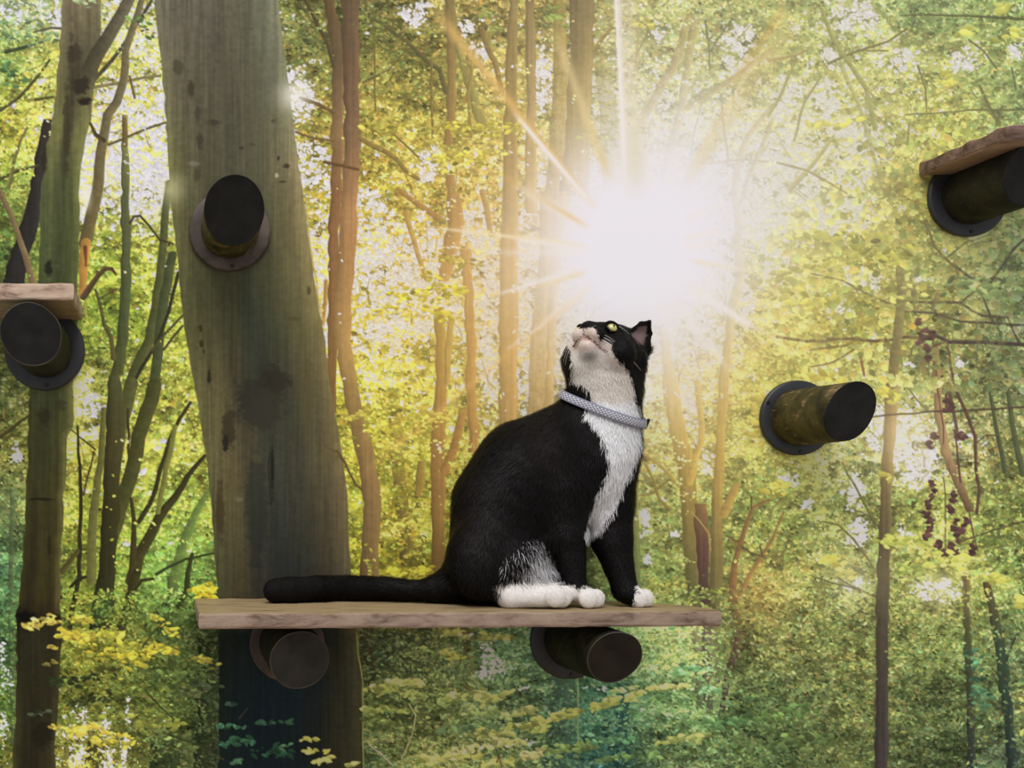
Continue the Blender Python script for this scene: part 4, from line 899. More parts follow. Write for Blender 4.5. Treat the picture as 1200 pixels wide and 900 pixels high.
# ---------------------------------------------------------------- the cat: one surface drawn from a blended distance field, then short fur
def build_cat():
    U = DCAM / FPX
    def P(px, py, d): return np.array(W(px, py, d))
    def R(rp, d=.13): return rp * (DCAM - d) / FPX
    h = .0021
    lo = P(296, 722, .0) - (0, .235, 0); lo[2] = ZS - 4 * h; hi = P(780, 366, .0) + np.array((.0, .0, .0)); lo[1] = -.245; hi[1] = -.001
    lo[0] = P(300, 0, .08)[0] - .02; hi[0] = P(770, 0, .1)[0] + .02
    n = np.ceil((hi - lo) / h).astype(int) + 1
    ax = [lo[k] + h * np.arange(n[k]) for k in range(3)]
    F = np.full(n, .06, np.float32)
    prims = []
    def region(mn, mx, m):
        a = np.clip(((mn - m - lo) / h).astype(int), 0, n); b = np.clip(((mx + m - lo) / h).astype(int) + 2, 0, n)
        sl = tuple(slice(a[k], b[k]) for k in range(3))
        X, Y, Z = np.meshgrid(ax[0][sl[0]], ax[1][sl[1]], ax[2][sl[2]], indexing='ij', sparse=True); return sl, X, Y, Z
    def smin(a, b, k):
        q = np.clip(k - np.abs(a - b), 0, None) / k; return np.minimum(a, b) - q * q * k * .25
    def smax(a, b, k): return -smin(-a, -b, k)
    def f_cone(X, Y, Z, a, b, ra, rb, sy):
        d = b - a; d = d * (1, 1 / sy, 1); L2 = max(float(d @ d), 1e-9)
        x, y, z = X - a[0], (Y - a[1]) / sy, Z - a[2]
        t = np.clip((x * d[0] + y * d[1] + z * d[2]) / L2, 0, 1)
        return (np.sqrt((x - t * d[0]) ** 2 + (y - t * d[1]) ** 2 + (z - t * d[2]) ** 2) - (ra + (rb - ra) * t)) * min(1, .5 + .5 * sy)
    def f_ell(X, Y, Z, c, M, r):                      # M rows: axes; r: radii
        q = [(M[k][0] * (X - c[0]) + M[k][1] * (Y - c[1]) + M[k][2] * (Z - c[2])) / r[k] for k in range(3)]
        k0 = np.sqrt(q[0] ** 2 + q[1] ** 2 + q[2] ** 2); k1 = np.sqrt((q[0] / r[0]) ** 2 + (q[1] / r[1]) ** 2 + (q[2] / r[2]) ** 2) + 1e-6
        return k0 * (k0 - 1) / k1
    def add(fn, mn, mx, k, g, w=1.):
        sl, X, Y, Z = region(mn, mx, k + .012); F[sl] = smin(F[sl], fn(X, Y, Z).astype(np.float32), k); prims.append((fn, np.array(g, float), w))
    def cut(fn, mn, mx, k):
        sl, X, Y, Z = region(mn, mx, k + .004); F[sl] = smax(F[sl], -fn(X, Y, Z).astype(np.float32), k)
    def cone(a, b, ra, rb, k=.012, sy=1., g=None):
        a, b = np.array(a), np.array(b); m = max(ra, rb)
        add(lambda X, Y, Z: f_cone(X, Y, Z, a, b, ra, rb, sy), np.minimum(a, b) - m, np.maximum(a, b) + m, k, (b - a) / (np.linalg.norm(b - a) + 1e-9) if g is None else g)
    I3 = np.eye(3)
    def ell(c, r, k=.012, M=I3, g=(0, 0, -1), sub=False):
        c = np.array(c); r = np.array(r); m = r.max(); fn = lambda X, Y, Z: f_ell(X, Y, Z, c, M, r)
        (cut if sub else add)(fn, c - m, c + m, k, *(() if sub else (g,)))
    def rot(a):                                       # axes turned in the wall's plane by a
        return np.array(((math.cos(a), 0, math.sin(a)), (0, 1, 0), (-math.sin(a), 0, math.cos(a))))
    Q = 2.6                                           # the fur will add about this many pixels all round
    # trunk from the rump to the neck: px, py, off the wall, radius in px
    T = [(580, 648, .105, 57), (594, 592, .105, 62), (621, 556, .108, 65), (655, 543, .112, 58), (690, 545, .118, 52), (703, 512, .120, 46), (711, 474, .124, 37), (709, 444, .128, 41)]
    gs = [(-.5, -.2, -.8), (-.6, 0, -.8), (-.8, 0, -.6), (-.5, 0, -.85), (-.1, 0, -1), (.05, 0, -1), (.1, 0, -1)]
    for (a, b, g) in zip(T[:-1], T[1:], gs):
        cone(P(*a[:3]), P(*b[:3]), R(a[3] - Q), R(b[3] - Q), .022, .86, g)
    cone(P(690, 470, .125), P(655, 505, .112), R(16), R(26), .03, 1., (-.7, 0, -.7))      # nape into the shoulders
    cone(P(700, 545, .125), P(712, 592, .128), R(44), R(25), .02, .9, (0, 0, -1))       # breast
    cone(P(560, 668, .10), P(566, 694, .10), R(34), R(26), .02, 1, (-.5, 0, -.8))
    # thigh and hind foot (near side), the far one behind
    ell(P(572, 652, .148), (R(46), .040, R(50)), .022, rot(-.35), (-.2, 0, -1))
    cone(P(606, 652, .150), P(628, 676, .155), R(30), R(20), .016, 1, (.25, -.15, -1))
    cone(P(628, 676, .152), P(596, 698, .165), R(17), R(14), .014, 1, (.25, -.1, -1))
    cone(P(597, 700.5, .168), P(648, 697.5, .180), R(11.6), R(13.4), .01, 1, (1, 0, -.2))
    for q, (x, y, dd) in enumerate(((650, 699, .194), (657, 699.5, .184), (658, 699, .172), (652, 698, .163))): ell(P(x, y, dd), (R(12), .0092, R(12.4)), .0016, I3, (1, 0, -.2))
    cone(P(560, 696, .06), P(620, 698, .045), R(17), R(11), .012, 1, (1, 0, -.2))
    # near foreleg
    cone(P(660, 575, .142), P(662, 625, .150), R(34), R(22), .022, 1, (0, 0, -1))
    cone(P(664, 628, .152), P(673, 690, .158), R(21.5), R(13.0), .012, 1, (.1, 0, -1))
    cone(P(674, 688, .158), P(688, 700, .166), R(12), R(11), .008, 1, (.6, 0, -.6))
    for x, y, dd in ((689, 702, .181), (696, 701.5, .174), (698, 701, .163), (692, 700.5, .154)): ell(P(x, y, dd), (R(10.5), .0082, R(10.8)), .0015, I3, (1, 0, -.4))
    # other foreleg
    cone(P(712, 590, .118), P(716, 630, .125), R(28), R(23), .018, 1, (0, 0, -1))
    cone(P(716, 630, .127), P(732, 690, .140), R(22), R(13.5), .012, 1, (.2, 0, -1))
    cone(P(733, 692, .142), P(746, 701, .148), R(14), R(11), .008, 1, (.6, 0, -.6))
    for x, y, dd in ((748, 702, .163), (754, 701.5, .156), (755, 701, .146), (749, 700.5, .138)): ell(P(x, y, dd), (R(10.8), .0082, R(10.8)), .0015, I3, (1, 0, -.4))
    # tail
    tl = [(545, 678, .10, 23), (520, 689, .095, 15), (490, 692.5, .080, 12), (450, 690, .055, 13.8), (410, 689.5, .050, 14.8), (370, 691, .065, 15.2), (338, 692, .085, 15.6), (323, 692.3, .090, 14.4)]
    for a, b in zip(tl[:-1], tl[1:]):
        A, B = P(*a[:3]), P(*b[:3]); ra, rb = R(a[3] + .2, a[2]), R(b[3] + .2, b[2])
        if a[0] < 530: A[2] = max(A[2], ZS + ra * .93)
        B[2] = max(B[2], ZS + rb * .93) if b[0] < 530 else B[2]
        cone(A, B, ra, rb, .022 if a[0] > 500 else .003)
    # head frame: f to the nose, l to the cat's near cheek, c to the crown
    f = np.array((-.612, -.584, .533)); f /= np.linalg.norm(f); l = np.array((.692, -.722, .003)); l -= f * (f @ l); l /= np.linalg.norm(l); c = np.cross(f, l)
    HC = P(706.5, 410.5, .136); HM = np.array((f, l, c)); K_ = 1.13
    def H(a, b, e): return HC + (f * a + l * b + c * e) * K_
    def hell(p_, r_, k, g): ell(p_, tuple(np.array(r_) * K_), k, HM, g)
    gf = -f
    hell(H(-.004, 0, .002), (.041, .040, .034), .012, gf)
    for s in (1, -1):
        hell(H(.006, s * .025, -.012), (.026, .024, .022), .012, gf + l * s * .3)
        hell(H(.043, s * .0108, -.0085), (.0150, .0128, .0108), .004, gf)
        hell(H(.026, s * .021, .015), (.016, .010, .008), .010, gf)
    cone(H(.010, 0, .016), H(.051, 0, .002), .019 * K_, .0085 * K_, .009, 1, gf)
    cone(H(.00, 0, -.022), H(.030, 0, -.024), .024 * K_, .0135 * K_, .010, 1, gf)
    hell(H(.0365, 0, -.0235), (.0125, .0118, .0080), .004, gf)
    hell(H(.0575, 0, -.0005), (.0055, .0066, .0048), .002, gf)
    cone(P(684, 428, .135), P(690, 446, .13), R(22), R(22), .016, 1, (.2, 0, -1)); cone(P(735, 425, .125), P(730, 455, .12), R(19), R(20), .016, 1, (.1, 0, -1))
    cone(P(722, 405, .120), P(733, 425, .120), R(24), R(20), .016, 1, (.1, 0, -1))
    # mouth line and nose groove, eye openings
    def seg_cut(a, b, r, k=.0012):
        a, b = np.array(a), np.array(b); cut(lambda X, Y, Z: f_cone(X, Y, Z, a, b, r, r * .8, 1.), np.minimum(a, b) - r, np.maximum(a, b) + r, k)
    for s in (1, -1):
        seg_cut(H(.0575, s * .000, -.0125), H(.0510, s * .0125, -.0185), .0017); seg_cut(H(.0510, s * .0125, -.0185), H(.036, s * .0225, -.0195), .0020)
    seg_cut(H(.062, 0, -.003), H(.0590, 0, -.0125), .0011)
    eyes = []
    for s in (1, -1):
        ec = H(.032, s * .0225, .0095); en = f * .60 + l * s * .72 + c * .30; en /= np.linalg.norm(en)
        tl_ = f * .55 - l * s * .55 - c * .1; tl_ -= en * (en @ tl_); tl_ /= np.linalg.norm(tl_); eyes.append((ec, en, tl_))
        ts_ = np.arange(-.02, .03, .0005); gi = [int(np.clip(round(q), 0, 10 ** 6)) for q in ()]
        fv = np.array([F[tuple(np.clip(np.round((ec + en * t_ - lo) / h).astype(int), 0, n - 1))] for t_ in ts_]); ec = ec + en * ts_[np.argmax(fv > 0)]
        eyes[-1] = (ec - en * .0068, en, tl_)
        EM = np.array((tl_, np.cross(en, tl_), en)); ell(ec, (.0084, .0038, .0062), .0012, EM, sub=True)
    # ears: two leaves folded about a back edge
    def tri(a, b, e, th, k, g):
        a, b, e = map(np.array, (a, b, e)); nn = np.cross(b - a, e - a); nn /= np.linalg.norm(nn)
        def fn(X, Y, Z):
            X, Y, Z = np.broadcast_arrays(X, Y, Z); p = np.stack([X, Y, Z], -1); out = np.full(X.shape, 9.)
            ins = np.ones(X.shape, bool)
            for u, v in ((a, b), (b, e), (e, a)):
                d = v - u; w = p - u; t = np.clip((w @ d) / (d @ d), 0, 1)[..., None]; out = np.minimum(out, np.linalg.norm(w - t * d, axis=-1))
                ins &= (np.cross(nn, d) @ np.moveaxis(w, -1, -1).reshape(-1, 3).T).reshape(X.shape) >= 0
            return np.where(ins, np.abs((p - a) @ nn), out) - th
        m = np.minimum(np.minimum(a, b), e); M_ = np.maximum(np.maximum(a, b), e); add(fn, m - th, M_ + th, k, g)
    A, T1, Tp, Rr, B, Mx = P(734, 391, .148), P(751, 378.5, .140), P(761, 377, .132), P(762.5, 391, .122), P(756, 411, .118), P(750, 398, .104)
    up_ = (Tp - (A + B) / 2); up_ /= np.linalg.norm(up_)
    mir = lambda p: p - 2 * ((p - HC) @ l) * l        # the other ear mirrored across the skull
    for q in (lambda p: p, mir):
        for u_, v_ in ((A, T1), (T1, Tp), (Tp, Rr), (Rr, B)): tri(q(u_), q(v_), q(Mx), .0024, .004, up_)
    cone(P(742, 402, .115), P(750, 410, .110), R(15), R(12), .012, 1, (.3, 0, .6))
    ear_c = P(750, 394, .125)
    # stand on the board
    Zc = ax[2][None, None, :]; F[:] = np.maximum(F, (ZS + .0006 - Zc).astype(np.float32))
    F[:, -1, :] = np.maximum(F[:, -1, :], .001)
    for k in range(3):                                # close at the borders
        s = [slice(None)] * 3
        for e in (0, -1): s[k] = e; F[tuple(s)] = np.maximum(F[tuple(s)], .0008)
    # --- surface nets
    S = F < 0
    cs_ = np.zeros(np.array(n) - 1, np.int8)
    for i in (0, 1):
        for j in (0, 1):
            for k in (0, 1): cs_ += S[i:n[0] - 1 + i, j:n[1] - 1 + j, k:n[2] - 1 + k]
    act = np.argwhere((cs_ > 0) & (cs_ < 8)); idm = np.full(np.array(n) - 1, -1, np.int32); idm[tuple(act.T)] = np.arange(len(act))
    acc = np.zeros((len(act), 3)); cnt = np.zeros(len(act))
    corners = [(i, j, k) for i in (0, 1) for j in (0, 1) for k in (0, 1)]
    for a in corners:
        for k in range(3):
            if a[k] == 0:
                b = list(a); b[k] = 1; fa = F[tuple((act + a).T)]; fb = F[tuple((act + b).T)]; x = (fa < 0) != (fb < 0)
                t = np.where(x, fa / np.where(x, fa - fb, 1), 0); p = np.array(a, float)[None] + np.eye(3)[k][None] * t[:, None]
                acc += np.where(x[:, None], p, 0); cnt += x
    V = lo + h * (act + acc / cnt[:, None]); quads = []
    for k in range(3):
        s0 = [slice(None)] * 3; s1 = [slice(None)] * 3; s0[k] = slice(0, -1); s1[k] = slice(1, None)
        x = S[tuple(s0)] != S[tuple(s1)]; e = np.argwhere(x); u, v = [(1, 2), (2, 0), (0, 1)][k]
        e = e[(e[:, u] > 0) & (e[:, v] > 0) & (e[:, u] < n[u] - 1) & (e[:, v] < n[v] - 1)]; du, dv = np.eye(3, dtype=int)[u], np.eye(3, dtype=int)[v]
        q = np.stack([idm[tuple((e - du - dv).T)], idm[tuple((e - dv).T)], idm[tuple(e.T)], idm[tuple((e - du).T)]], 1)
        fl = S[tuple(e.T)]; q[~fl] = q[~fl][:, ::-1]; quads.append(q)
    Fq = np.concatenate(quads); Fq = Fq[(Fq >= 0).all(1)]
    def grid_at(p):
        g = (p - lo) / h; i = np.clip(g.astype(int), 0, n - 2); t = g - i; r_ = 0
        for a in corners:
            w = np.prod([t[..., k] if a[k] else 1 - t[..., k] for k in range(3)], axis=0); r_ = r_ + w * F[i[..., 0] + a[0], i[..., 1] + a[1], i[..., 2] + a[2]]
        return r_
    def normal_at(p, e=.0022):
        g = np.stack([grid_at(p + np.eye(3)[k] * e) - grid_at(p - np.eye(3)[k] * e) for k in range(3)], -1); return g / (np.linalg.norm(g, axis=-1, keepdims=True) + 1e-9)
    for _ in range(2):                                # relax the stair steps
        nb = np.zeros_like(V); c_ = np.zeros(len(V))
        for a, b in ((0, 1), (1, 2), (2, 3), (3, 0)):
            np.add.at(nb, Fq[:, a], V[Fq[:, b]]); np.add.at(c_, Fq[:, a], 1)
        V = V * .6 + .4 * nb / c_[:, None]
    print('cat body quads', len(Fq)); NV_ = normal_at(V)
    # --- coat pattern and painted highlights
    def px_of(p):
        s = FPX / (DCAM + p[:, 1]); return PPX + p[:, 0] * s, PPY - (p[:, 2] - ZC) * s
    def inside(x, y, poly):
        poly = np.array(poly, float).reshape(-1, 2); r_ = np.zeros(len(x), bool); k = len(poly)
        for i in range(k):
            (x0, y0), (x1, y1) = poly[i - 1], poly[i]
            c_ = ((y0 > y) != (y1 > y)) & (x < (x1 - x0) * (y - y0) / (y1 - y0 + 1e-12) + x0); r_ ^= c_
        return r_
    BIB = [682, 382, 672, 385, 664, 393, 663, 402, 668, 412, 670, 431, 668, 447, 681, 450, 689, 456, 695, 468, 684, 484, 701, 506, 712, 527, 714, 551, 701, 580, 691, 605, 684, 632, 694, 630, 705, 617, 718, 601, 730, 572, 742, 547, 749, 527, 751, 506, 749, 483, 744, 467, 743, 452, 737, 440, 730, 429, 721, 419, 716, 404, 709, 399, 703, 401, 700, 392, 697, 385, 690, 381, 684, 383]
    def coat(p, nrm, r_, jit=1.0, scale=1.0):
        x, y = px_of(p); x = x + r_.normal(0, jit, len(x)); y = y + r_.normal(0, jit, len(x))
        rel = (p - HC); fa, la, ca = rel @ f / K_, rel @ l / K_, rel @ c / K_
        blk = np.array((.0062, .0052, .0050)); out = np.tile(blk, (len(p), 1)) * r_.uniform(.6, 1.5, (len(p), 1))
        front = p[:, 1] < -.085
        br = np.exp(-(((x - 640) / 26) ** 2 + ((y - 520) / 36) ** 2)) + .6 * np.exp(-(((x - 560) / 30) ** 2 + ((y - 600) / 60) ** 2))  # brownish highlights on shoulder and back, painted into the coat
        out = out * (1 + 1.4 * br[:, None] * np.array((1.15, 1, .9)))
        white = inside(x, y, BIB) & (front | (y > 470))
        foot = (y > 683 + 4 * np.clip((590 - x) / 14, -1, 3)) & (x > 580 + r_.normal(0, 3 * jit, len(x))) & (x < 674) & (p[:, 1] < -.14) & ~((x > 655) & (y < 686))
        paw1 = (y > np.maximum(690 + (676 - x) * .6, 687)) & (x > 668) & (x < 712) & front
        paw2 = (x > 745.5 + np.where(y < 692, (692 - y) * -.5, (y - 692) * -.28)) & (y > 686) & (x < 772)
        tum = inside(x, y, [592, 650, 612, 636, 634, 630, 646, 645, 652, 665, 664, 692, 592, 692, 586, 668]) & (p[:, 1] < -.09) & (p[:, 1] > -.205)
        tumf = np.clip(.40 + .45 * np.exp(-(((x - 633) / 17) ** 2 + ((y - 672) / 20) ** 2)), 0, 1)
        wc = np.array((.88, .87, .88)) * r_.uniform(.86, 1.08, (len(p), 1))
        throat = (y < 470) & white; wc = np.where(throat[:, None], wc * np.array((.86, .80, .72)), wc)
        pink = throat & (np.hypot((x - 686) / 5.5, (y - 396.5) / 3.6) < 1); wc = np.where(pink[:, None], np.array((.70, .46, .42)), wc)
        muz = throat & (y < 410); wc = np.where((muz & ~pink)[:, None], wc * np.array((1, .90, .88)), wc)
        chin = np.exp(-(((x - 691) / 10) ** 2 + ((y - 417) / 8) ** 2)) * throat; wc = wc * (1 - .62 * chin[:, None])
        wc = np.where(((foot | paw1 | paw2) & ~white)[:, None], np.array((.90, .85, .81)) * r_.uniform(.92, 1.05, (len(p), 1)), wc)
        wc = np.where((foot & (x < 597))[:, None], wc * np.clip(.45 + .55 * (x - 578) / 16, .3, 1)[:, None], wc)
        m = (white | foot | paw1 | paw2)[:, None]; out = np.where(m, wc, out)
        tm = (tum & ~m[:, 0] & (r_.random(len(p)) < .10 + 1.75 * (tumf - .38) + .25 * (x > 622)))[:, None]; out = np.where(tm, np.array((.60, .59, .60)) * r_.uniform(.5, 1.3, (len(p), 1)), out)
        def near_line(pl, wd):
            pl = np.array(pl, float).reshape(-1, 2); dm = np.full(len(x), 99.)
            for a_, b_ in zip(pl[:-1], pl[1:]):
                dx, dy = b_ - a_; t_ = np.clip(((x - a_[0]) * dx + (y - a_[1]) * dy) / (dx * dx + dy * dy), 0, 1); dm = np.minimum(dm, np.hypot(x - a_[0] - t_ * dx, y - a_[1] - t_ * dy))
            return dm < wd
        lip = near_line([684, 391.5, 689, 395, 697, 401.5, 705, 409, 711, 412.5], 1.0) | near_line([684, 391.5, 678, 397, 672, 406], .8) | near_line([683, 384, 684, 391], .7)
        out = np.where((lip & throat)[:, None], np.array((.16, .08, .075)), out)
        nose = (fa > .0505) & (np.abs(la) < .0088) & (ca > -.0058) & (ca < .008); out = np.where(nose[:, None], np.array((.012, .009, .009)), out)
        topf = (ca > .002) & (fa > -.03) & ~((fa > .05)); 
        inn = inside(x, y, [740, 392, 749, 383, 758, 381.5, 757.5, 392, 754, 404, 748, 402]) & (nrm[:, 1] < -.12) & (np.linalg.norm(p - ear_c, axis=1) < .04)
        out = np.where(inn[:, None], np.array((.23, .16, .155)) * (1 if jit > 0 else 1), out)
        return out, m[:, 0] | tm[:, 0], inn | nose | pink
    r0 = np.random.default_rng(5)
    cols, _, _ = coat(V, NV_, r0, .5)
    root = empty('cat', (float(P(620, 700, .12)[0]), -.12, ZS), 'black and white tuxedo cat sitting on the long shelf, looking up at the sun', 'cat')
    m, t, b = mat('cat_skin_and_undercoat', .8, .12); a = nd(t, 'ShaderNodeVertexColor', layer_name='tint'); t.links.new(a.outputs[0], b.inputs['Base Color'])
    body = mesh_np('body', V, Fq, m, cols=cols); adopt(body, root)
    # --- fur
    mf, t, b = mat('cat_fur', .5, .14); a = nd(t, 'ShaderNodeVertexColor', layer_name='tint'); t.links.new(a.outputs[0], b.inputs['Base Color'])
    r = np.random.default_rng(11)
    tr = np.concatenate([Fq[:, [0, 1, 2]], Fq[:, [0, 2, 3]]]); ar = np.linalg.norm(np.cross(V[tr[:, 1]] - V[tr[:, 0]], V[tr[:, 2]] - V[tr[:, 0]]), axis=1)
    cen = V[tr].mean(1); ar = ar * np.where(cen[:, 1] > -.05, .45, 1.) * np.where(np.linalg.norm(cen - HC, axis=1) < .07, 1.9, 1.)
    N = 115000; pick = r.choice(len(tr), N, p=ar / ar.sum()); w = r.dirichlet((1, 1, 1), N)
    p = (V[tr[pick]] * w[..., None]).sum(1); nrm = normal_at(p); nrm = np.nan_to_num(nrm)
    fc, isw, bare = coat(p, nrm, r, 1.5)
    G = np.zeros((N, 3)); Wt = np.zeros(N)
    for fn, g, ww in prims:
        dd = np.concatenate([np.ravel(fn(p[a_:a_ + 20000, 0], p[a_:a_ + 20000, 1], p[a_:a_ + 20000, 2])) for a_ in range(0, N, 20000)])
        q = np.exp(-np.clip(dd, -.004, .2) / .006); G += q[:, None] * g; Wt += q
    G /= Wt[:, None]
    # clumps: neighbouring hairs lean alike
    sn = np.stack([np.sin(p @ np.array(v_) + k) for k, v_ in enumerate(((210, 90, 160), (-150, 220, 120), (90, -130, 260)))], -1)
    G = G + .22 * sn + r.normal(0, .16, (N, 3))
    G -= nrm * (G * nrm).sum(1, keepdims=True); G /= np.linalg.norm(G, axis=1, keepdims=True) + 1e-9
    x, y = px_of(p); hd = np.linalg.norm(p - HC, axis=1)
    L = np.full(N, .0105); L = np.where(hd < .06, .0048, L); L = np.where(isw & (y > 478) & (y < 640), .0125, L); L = np.where(isw & (y > 424) & (y < 478), .008, L); L = np.where((y > 684) & isw, .0032, L); L = np.where((y > 600) & (x > 655) & ~isw, .0060, L)
    L = np.where((x < 520), .0085, L); L = np.where(isw & (y < 424), .0022, L); L = np.where((x > 590) & (x < 655) & (y > 630) & (y < 684), .015, L)
    L *= r.uniform(.6, 1.25, N); L = np.where(bare, .0012, L)
    eyed = np.min([np.hypot(((p - e_[0]) @ e_[2]) / .0086, ((p - e_[0]) @ np.cross(e_[1], e_[2])) / .0040) + 9 * (np.linalg.norm(p - e_[0], axis=1) > .016) for e_ in eyes], 0); keep = eyed > 1.0; L = np.where(eyed < 1.7, .0014, L)
    L = np.where((x > 737) & (y < 408), .0022, L); L = np.where((((p - HC) @ f) > .034), .0016, L)
    keep &= p[:, 2] > ZS + .0012
    lift = np.where(L > .008, .34, .30) * r.uniform(.6, 1.4, N); lift = np.where((hd < .1) & (p[:, 2] > ZS + .2), lift * .9, lift)
    p, nrm, G, L, lift, fc = [q[keep] for q in (p, nrm, G, L, lift, fc)]; N = len(p)
    side = np.cross(G, nrm); side /= np.linalg.norm(side, axis=1, keepdims=True) + 1e-9
    wd_ = (.00034 * r.uniform(.7, 1.3, N))[:, None]
    p1 = p + (G * .5 + nrm * lift[:, None] * .62) * L[:, None]; p2 = p + (G + nrm * lift[:, None] * .80 + np.array((0, 0, -.10))) * L[:, None]
    p1[:, 2] = np.maximum(p1[:, 2], ZS + .0008); p2[:, 2] = np.maximum(p2[:, 2], ZS + .0008); p1[:, 1] = np.minimum(p1[:, 1], -.004); p2[:, 1] = np.minimum(p2[:, 1], -.004)
    q0 = p - nrm * .0006
    FV = np.stack([q0 - side * wd_, q0 + side * wd_, p1 - side * wd_ * .9, p1 + side * wd_ * .9, p2], 1).reshape(-1, 3)
    b5 = np.arange(N)[:, None] * 5; FT = np.concatenate([b5 + (0, 1, 3), b5 + (0, 3, 2), b5 + (2, 3, 4)])
    fcv = np.repeat(fc, 5, axis=0) * np.tile(np.array((.75, .75, 1, 1, 1.15)), N)[:, None]
    fur = mesh_np('fur', FV, FT, mf, cols=np.clip(fcv, 0, .9)); fur['kind'] = 'stuff'; adopt(fur, root)
    # --- eyes
    for ec, en, tl_ in eyes:
        me_, t, b = mat('cat_eye', .08, .6); co = nd(t, 'ShaderNodeTexCoord'); sp = nd(t, 'ShaderNodeSeparateXYZ'); t.links.new(co.outputs['Object'], sp.inputs[0])
        def mth(op, a_, b_): 
            k = nd(t, 'ShaderNodeMath', operation=op)
            for i_, v_ in enumerate((a_, b_)):
                if isinstance(v_, (int, float)): k.inputs[i_].default_value = v_
                elif v_ is not None: t.links.new(v_, k.inputs[i_])
            return k.outputs[0]
        rr = mth('SQRT', mth('ADD', mth('POWER', sp.outputs[0], 2.), mth('POWER', sp.outputs[1], 2.)), None)
        iris = ramp(t, mth('MULTIPLY', rr, 100.), [(0, lin(150, 140, 60)), (.45, lin(206, 198, 120)), (.72, lin(180, 176, 104)), (.80, lin(14, 12, 10))])
        pu = mth('ADD', mth('POWER', mth('DIVIDE', sp.outputs[0], .0012), 2.), mth('POWER', mth('DIVIDE', sp.outputs[1], .0040), 2.))
        mx_ = nd(t, 'ShaderNodeMix', data_type='RGBA'); t.links.new(mth('LESS_THAN', pu, 1.), mx_.inputs[0]); t.links.new(iris, mx_.inputs[6]); mx_.inputs[7].default_value = (.004, .004, .004, 1); t.links.new(mx_.outputs[2], b.inputs['Base Color'])
        b.inputs['Coat Weight'].default_value = .8
        bm = bmesh.new(); bmesh.ops.create_uvsphere(bm, u_segments=24, v_segments=16, radius=.0088)
        e = bm_obj('eye', bm, me_); X_ = Vector(tl_); Z_ = Vector(en); Y_ = Z_.cross(X_)
        e.matrix_basis = Matrix.Translation(Vector(ec)) @ Matrix((X_, Y_, Z_)).transposed().to_4x4()
        e.parent = root; e.matrix_parent_inverse = Matrix.Translation(root.location).inverted()
    # --- whiskers and brows
    mwk, t, b = mat('whisker_white', .4, .4); b.inputs['Base Color'].default_value = (.85, .84, .82, 1)
    def whisker(pts, w0=.00045):
        pts = [np.array(q) for q in pts]; n_ = 12; C_ = []
        for i in range(n_):
            u = i / (n_ - 1); a_, b_, c_ = pts; C_.append((1 - u) ** 2 * a_ + 2 * u * (1 - u) * b_ + u * u * c_)
        bm = bmesh.new(); prev = None
        for i, q in enumerate(C_):
            d_ = C_[min(i + 1, n_ - 1)] - C_[max(i - 1, 0)]; d_ /= np.linalg.norm(d_); s_ = np.cross(d_, (0, 0, 1.)); s_ /= np.linalg.norm(s_) + 1e-9; u_ = np.cross(d_, s_); w_ = w0 * (1 - .75 * i / n_)
            ring = [bm.verts.new(q + w_ * (math.cos(k * 2.094) * s_ + math.sin(k * 2.094) * u_)) for k in range(3)]
            if prev:
                for k in range(3): bm.faces.new((prev[k], prev[(k + 1) % 3], ring[(k + 1) % 3], ring[k]))
            prev = ring
        adopt(bm_obj('whisker', bm, mwk), root)
    for a_, b_, c_ in (((700, 393), (722, 398), (732, 427)), ((701, 396), (724, 404), (729, 424)), ((702, 399), (716, 406), (725, 421)), ((701, 391), (716, 392), (732, 412)), ((704, 402), (712, 410), (718, 421)), ((700, 394), (714, 396), (731, 408)), ((703, 397), (710, 401), (722, 409))):
        whisker((P(*a_, .185), P(*b_, .192), P(*c_, .185)))
    for a_, b_, c_ in (((672, 396), (664, 404), (659, 418)), ((671, 399), (664, 408), (660, 424)), ((673, 401), (665, 410), (662, 428)), ((671, 394), (662, 398), (655, 408))):
        whisker((P(*a_, .165), P(*b_, .160), P(*c_, .150)))
    whisker((P(738, 420, .172), P(745, 426, .178), (P(751, 434, .170))), .0004); whisker((P(722, 381, .17), P(730, 384, .178), P(738, 392, .180)), .0003)
    # --- collar: a band that follows the neck
    cc = P(709, 479, .124); u = P(749, 493, .124) - P(668, 465, .124); u /= np.linalg.norm(u); vv = np.array((0, -1., -.30)); vv -= u * (u @ vv); vv /= np.linalg.norm(vv); axn = np.cross(vv, u); axn /= np.linalg.norm(axn)
    if axn[2] < 0: axn = -axn
    K = 96; offs = (-.0066, -.0060, -.0058, .0058, .0060, .0066); rad = np.zeros((K, 3)); rr_ = np.arange(.012, .09, .0008)
    for j, o_ in enumerate((-.0062, 0, .0062)):
        for k in range(K):
            th = k / K * 2 * math.pi; dr = u * math.cos(th) + vv * math.sin(th); q = cc + axn * o_ + rr_[:, None] * dr[None]
            g = grid_at(np.clip(q, lo + h, hi - h)); ins = np.argmax(g > .0008); rad[k, j] = rr_[ins]
    rad = (np.roll(rad, 1, 0) + rad * 2 + np.roll(rad, -1, 0)) / 4; rad = (np.roll(rad, 1, 0) + rad * 2 + np.roll(rad, -1, 0)) / 4 + .0050
    rad = np.maximum(rad, rad.mean() * .6); print('collar radii', rad.min(), rad.max())
    mc, t, b = mat('houndstooth_collar', .7, .2); uvn = nd(t, 'ShaderNodeUVMap', uv_map='band'); sp = nd(t, 'ShaderNodeSeparateXYZ'); t.links.new(uvn.outputs[0], sp.inputs[0])
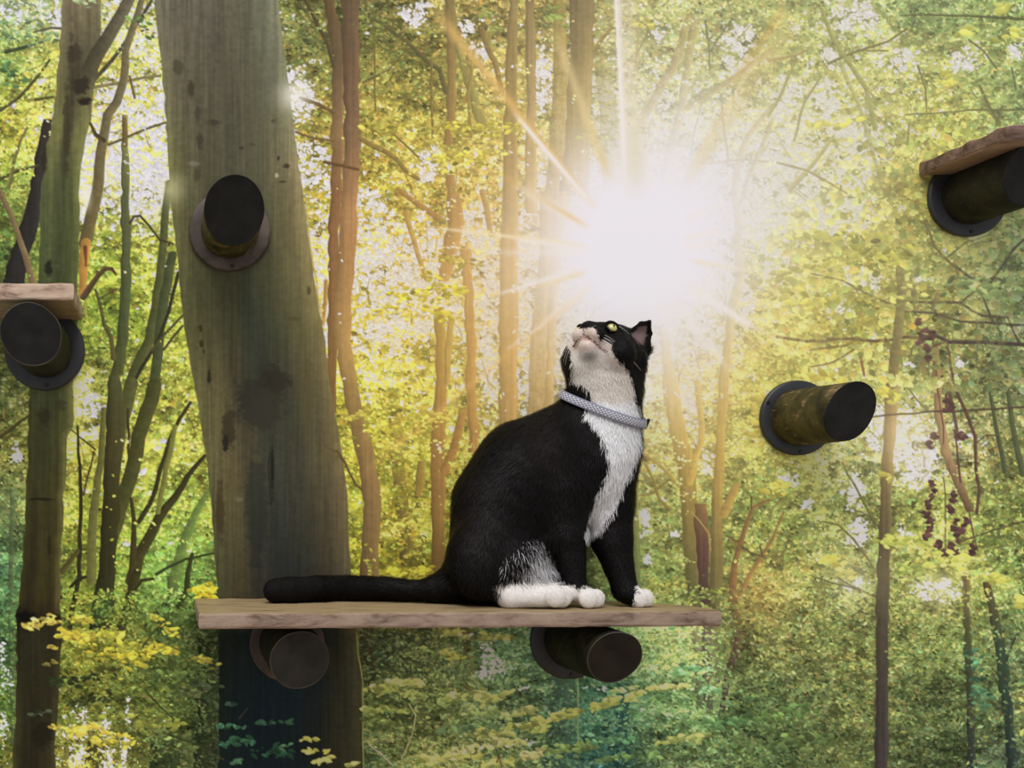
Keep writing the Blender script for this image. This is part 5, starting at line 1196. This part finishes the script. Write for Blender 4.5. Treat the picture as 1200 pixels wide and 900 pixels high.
    mp = nd(t, 'ShaderNodeMapping'); mp.inputs['Scale'].default_value = (120, 6, 1); t.links.new(uvn.outputs[0], mp.inputs[0]); ck = nd(t, 'ShaderNodeTexChecker', Scale=1.0); ck.inputs['Color1'].default_value = lin(206, 203, 210); ck.inputs['Color2'].default_value = lin(112, 114, 132)
    t.links.new(mp.outputs[0], ck.inputs['Vector'])
    edge = ramp(t, sp.outputs[1], [(0, (1, 1, 1, 1)), (.13, (1, 1, 1, 1)), (.16, (0, 0, 0, 1)), (.84, (0, 0, 0, 1)), (.87, (1, 1, 1, 1))]); mx_ = nd(t, 'ShaderNodeMix', data_type='RGBA')
    t.links.new(edge, mx_.inputs[0]); t.links.new(ck.outputs[0], mx_.inputs[6]); mx_.inputs[7].default_value = lin(132, 134, 152); t.links.new(mx_.outputs[2], b.inputs['Base Color'])
    collar = bpy.data.objects.new('collar', None); collar.empty_display_size = .03; COL.objects.link(collar); collar.parent = root; collar.matrix_parent_inverse = Matrix.Translation(root.location).inverted(); collar.location = Vector(cc)
    collar['label'] = 'grey and white checked collar'
    prof = [(-.0066, .0000), (-.0066, .0016), (-.0060, .0021), (.0060, .0021), (.0066, .0016), (.0066, .0000)]; bm = bmesh.new(); uvl = bm.loops.layers.uv.new('band'); rings = []
    for k in range(K):
        th = k / K * 2 * math.pi; dr = u * math.cos(th) + vv * math.sin(th)
        rings.append([bm.verts.new(cc + axn * o_ + dr * (np.interp(o_, (-.0062, 0, .0062), rad[k]) + e_)) for o_, e_ in prof])
    for k in range(K):
        a_, b_ = rings[k], rings[(k + 1) % K]
        for j in range(len(prof)):
            j2 = (j + 1) % len(prof); fce = bm.faces.new((a_[j], a_[j2], b_[j2], b_[j]))
            for lp, (uu, oo) in zip(fce.loops, ((k, j), (k, j2), (k + 1, j2), (k + 1, j))): lp[uvl].uv = (uu / K, (prof[oo][0] + .0066) / .0132)
    def into(o_, parent_):
        o_.parent = parent_; o_.matrix_parent_inverse = (Matrix.Translation(root.location).inverted() @ Matrix.Translation(Vector((0, 0, 0)))) if False else Matrix.Translation(parent_.location).inverted()
        return o_
    bpy.context.view_layer.update(); cinv = collar.matrix_world.inverted()
    st = bm_obj('strap', bm, mc); st.parent = collar; st.matrix_parent_inverse = cinv
    def block(name, th, wth, hgt, thk, m_):
        dr = u * math.cos(th) + vv * math.sin(th); k = int(th / (2 * math.pi) * K) % K; tng = -u * math.sin(th) + vv * math.cos(th); p_ = cc + dr * (rad[k, 1] + .0028)
        bm = bmesh.new(); bmesh.ops.create_cube(bm, size=1); bmesh.ops.scale(bm, vec=(wth, thk, hgt), verts=bm.verts); bmesh.ops.bevel(bm, geom=bm.edges[:], offset=.0009, segments=2, affect='EDGES')
        M_ = Matrix((Vector(tng), Vector(dr), Vector(axn))).transposed().to_4x4(); M_.translation = Vector(p_); bmesh.ops.transform(bm, matrix=M_, verts=bm.verts)
        o_ = bm_obj(name, bm, m_, smooth=False); o_.parent = collar; o_.matrix_parent_inverse = cinv
    block('buckle', .12, .008, .0165, .004, plain('black_buckle', (14, 14, 15), (24, 24, 26), 40, .35, .5)); block('slider', math.pi - .05, .0045, .0165, .004, plain('pale_slider', (170, 166, 160), (196, 192, 186), 40))
build_cat()
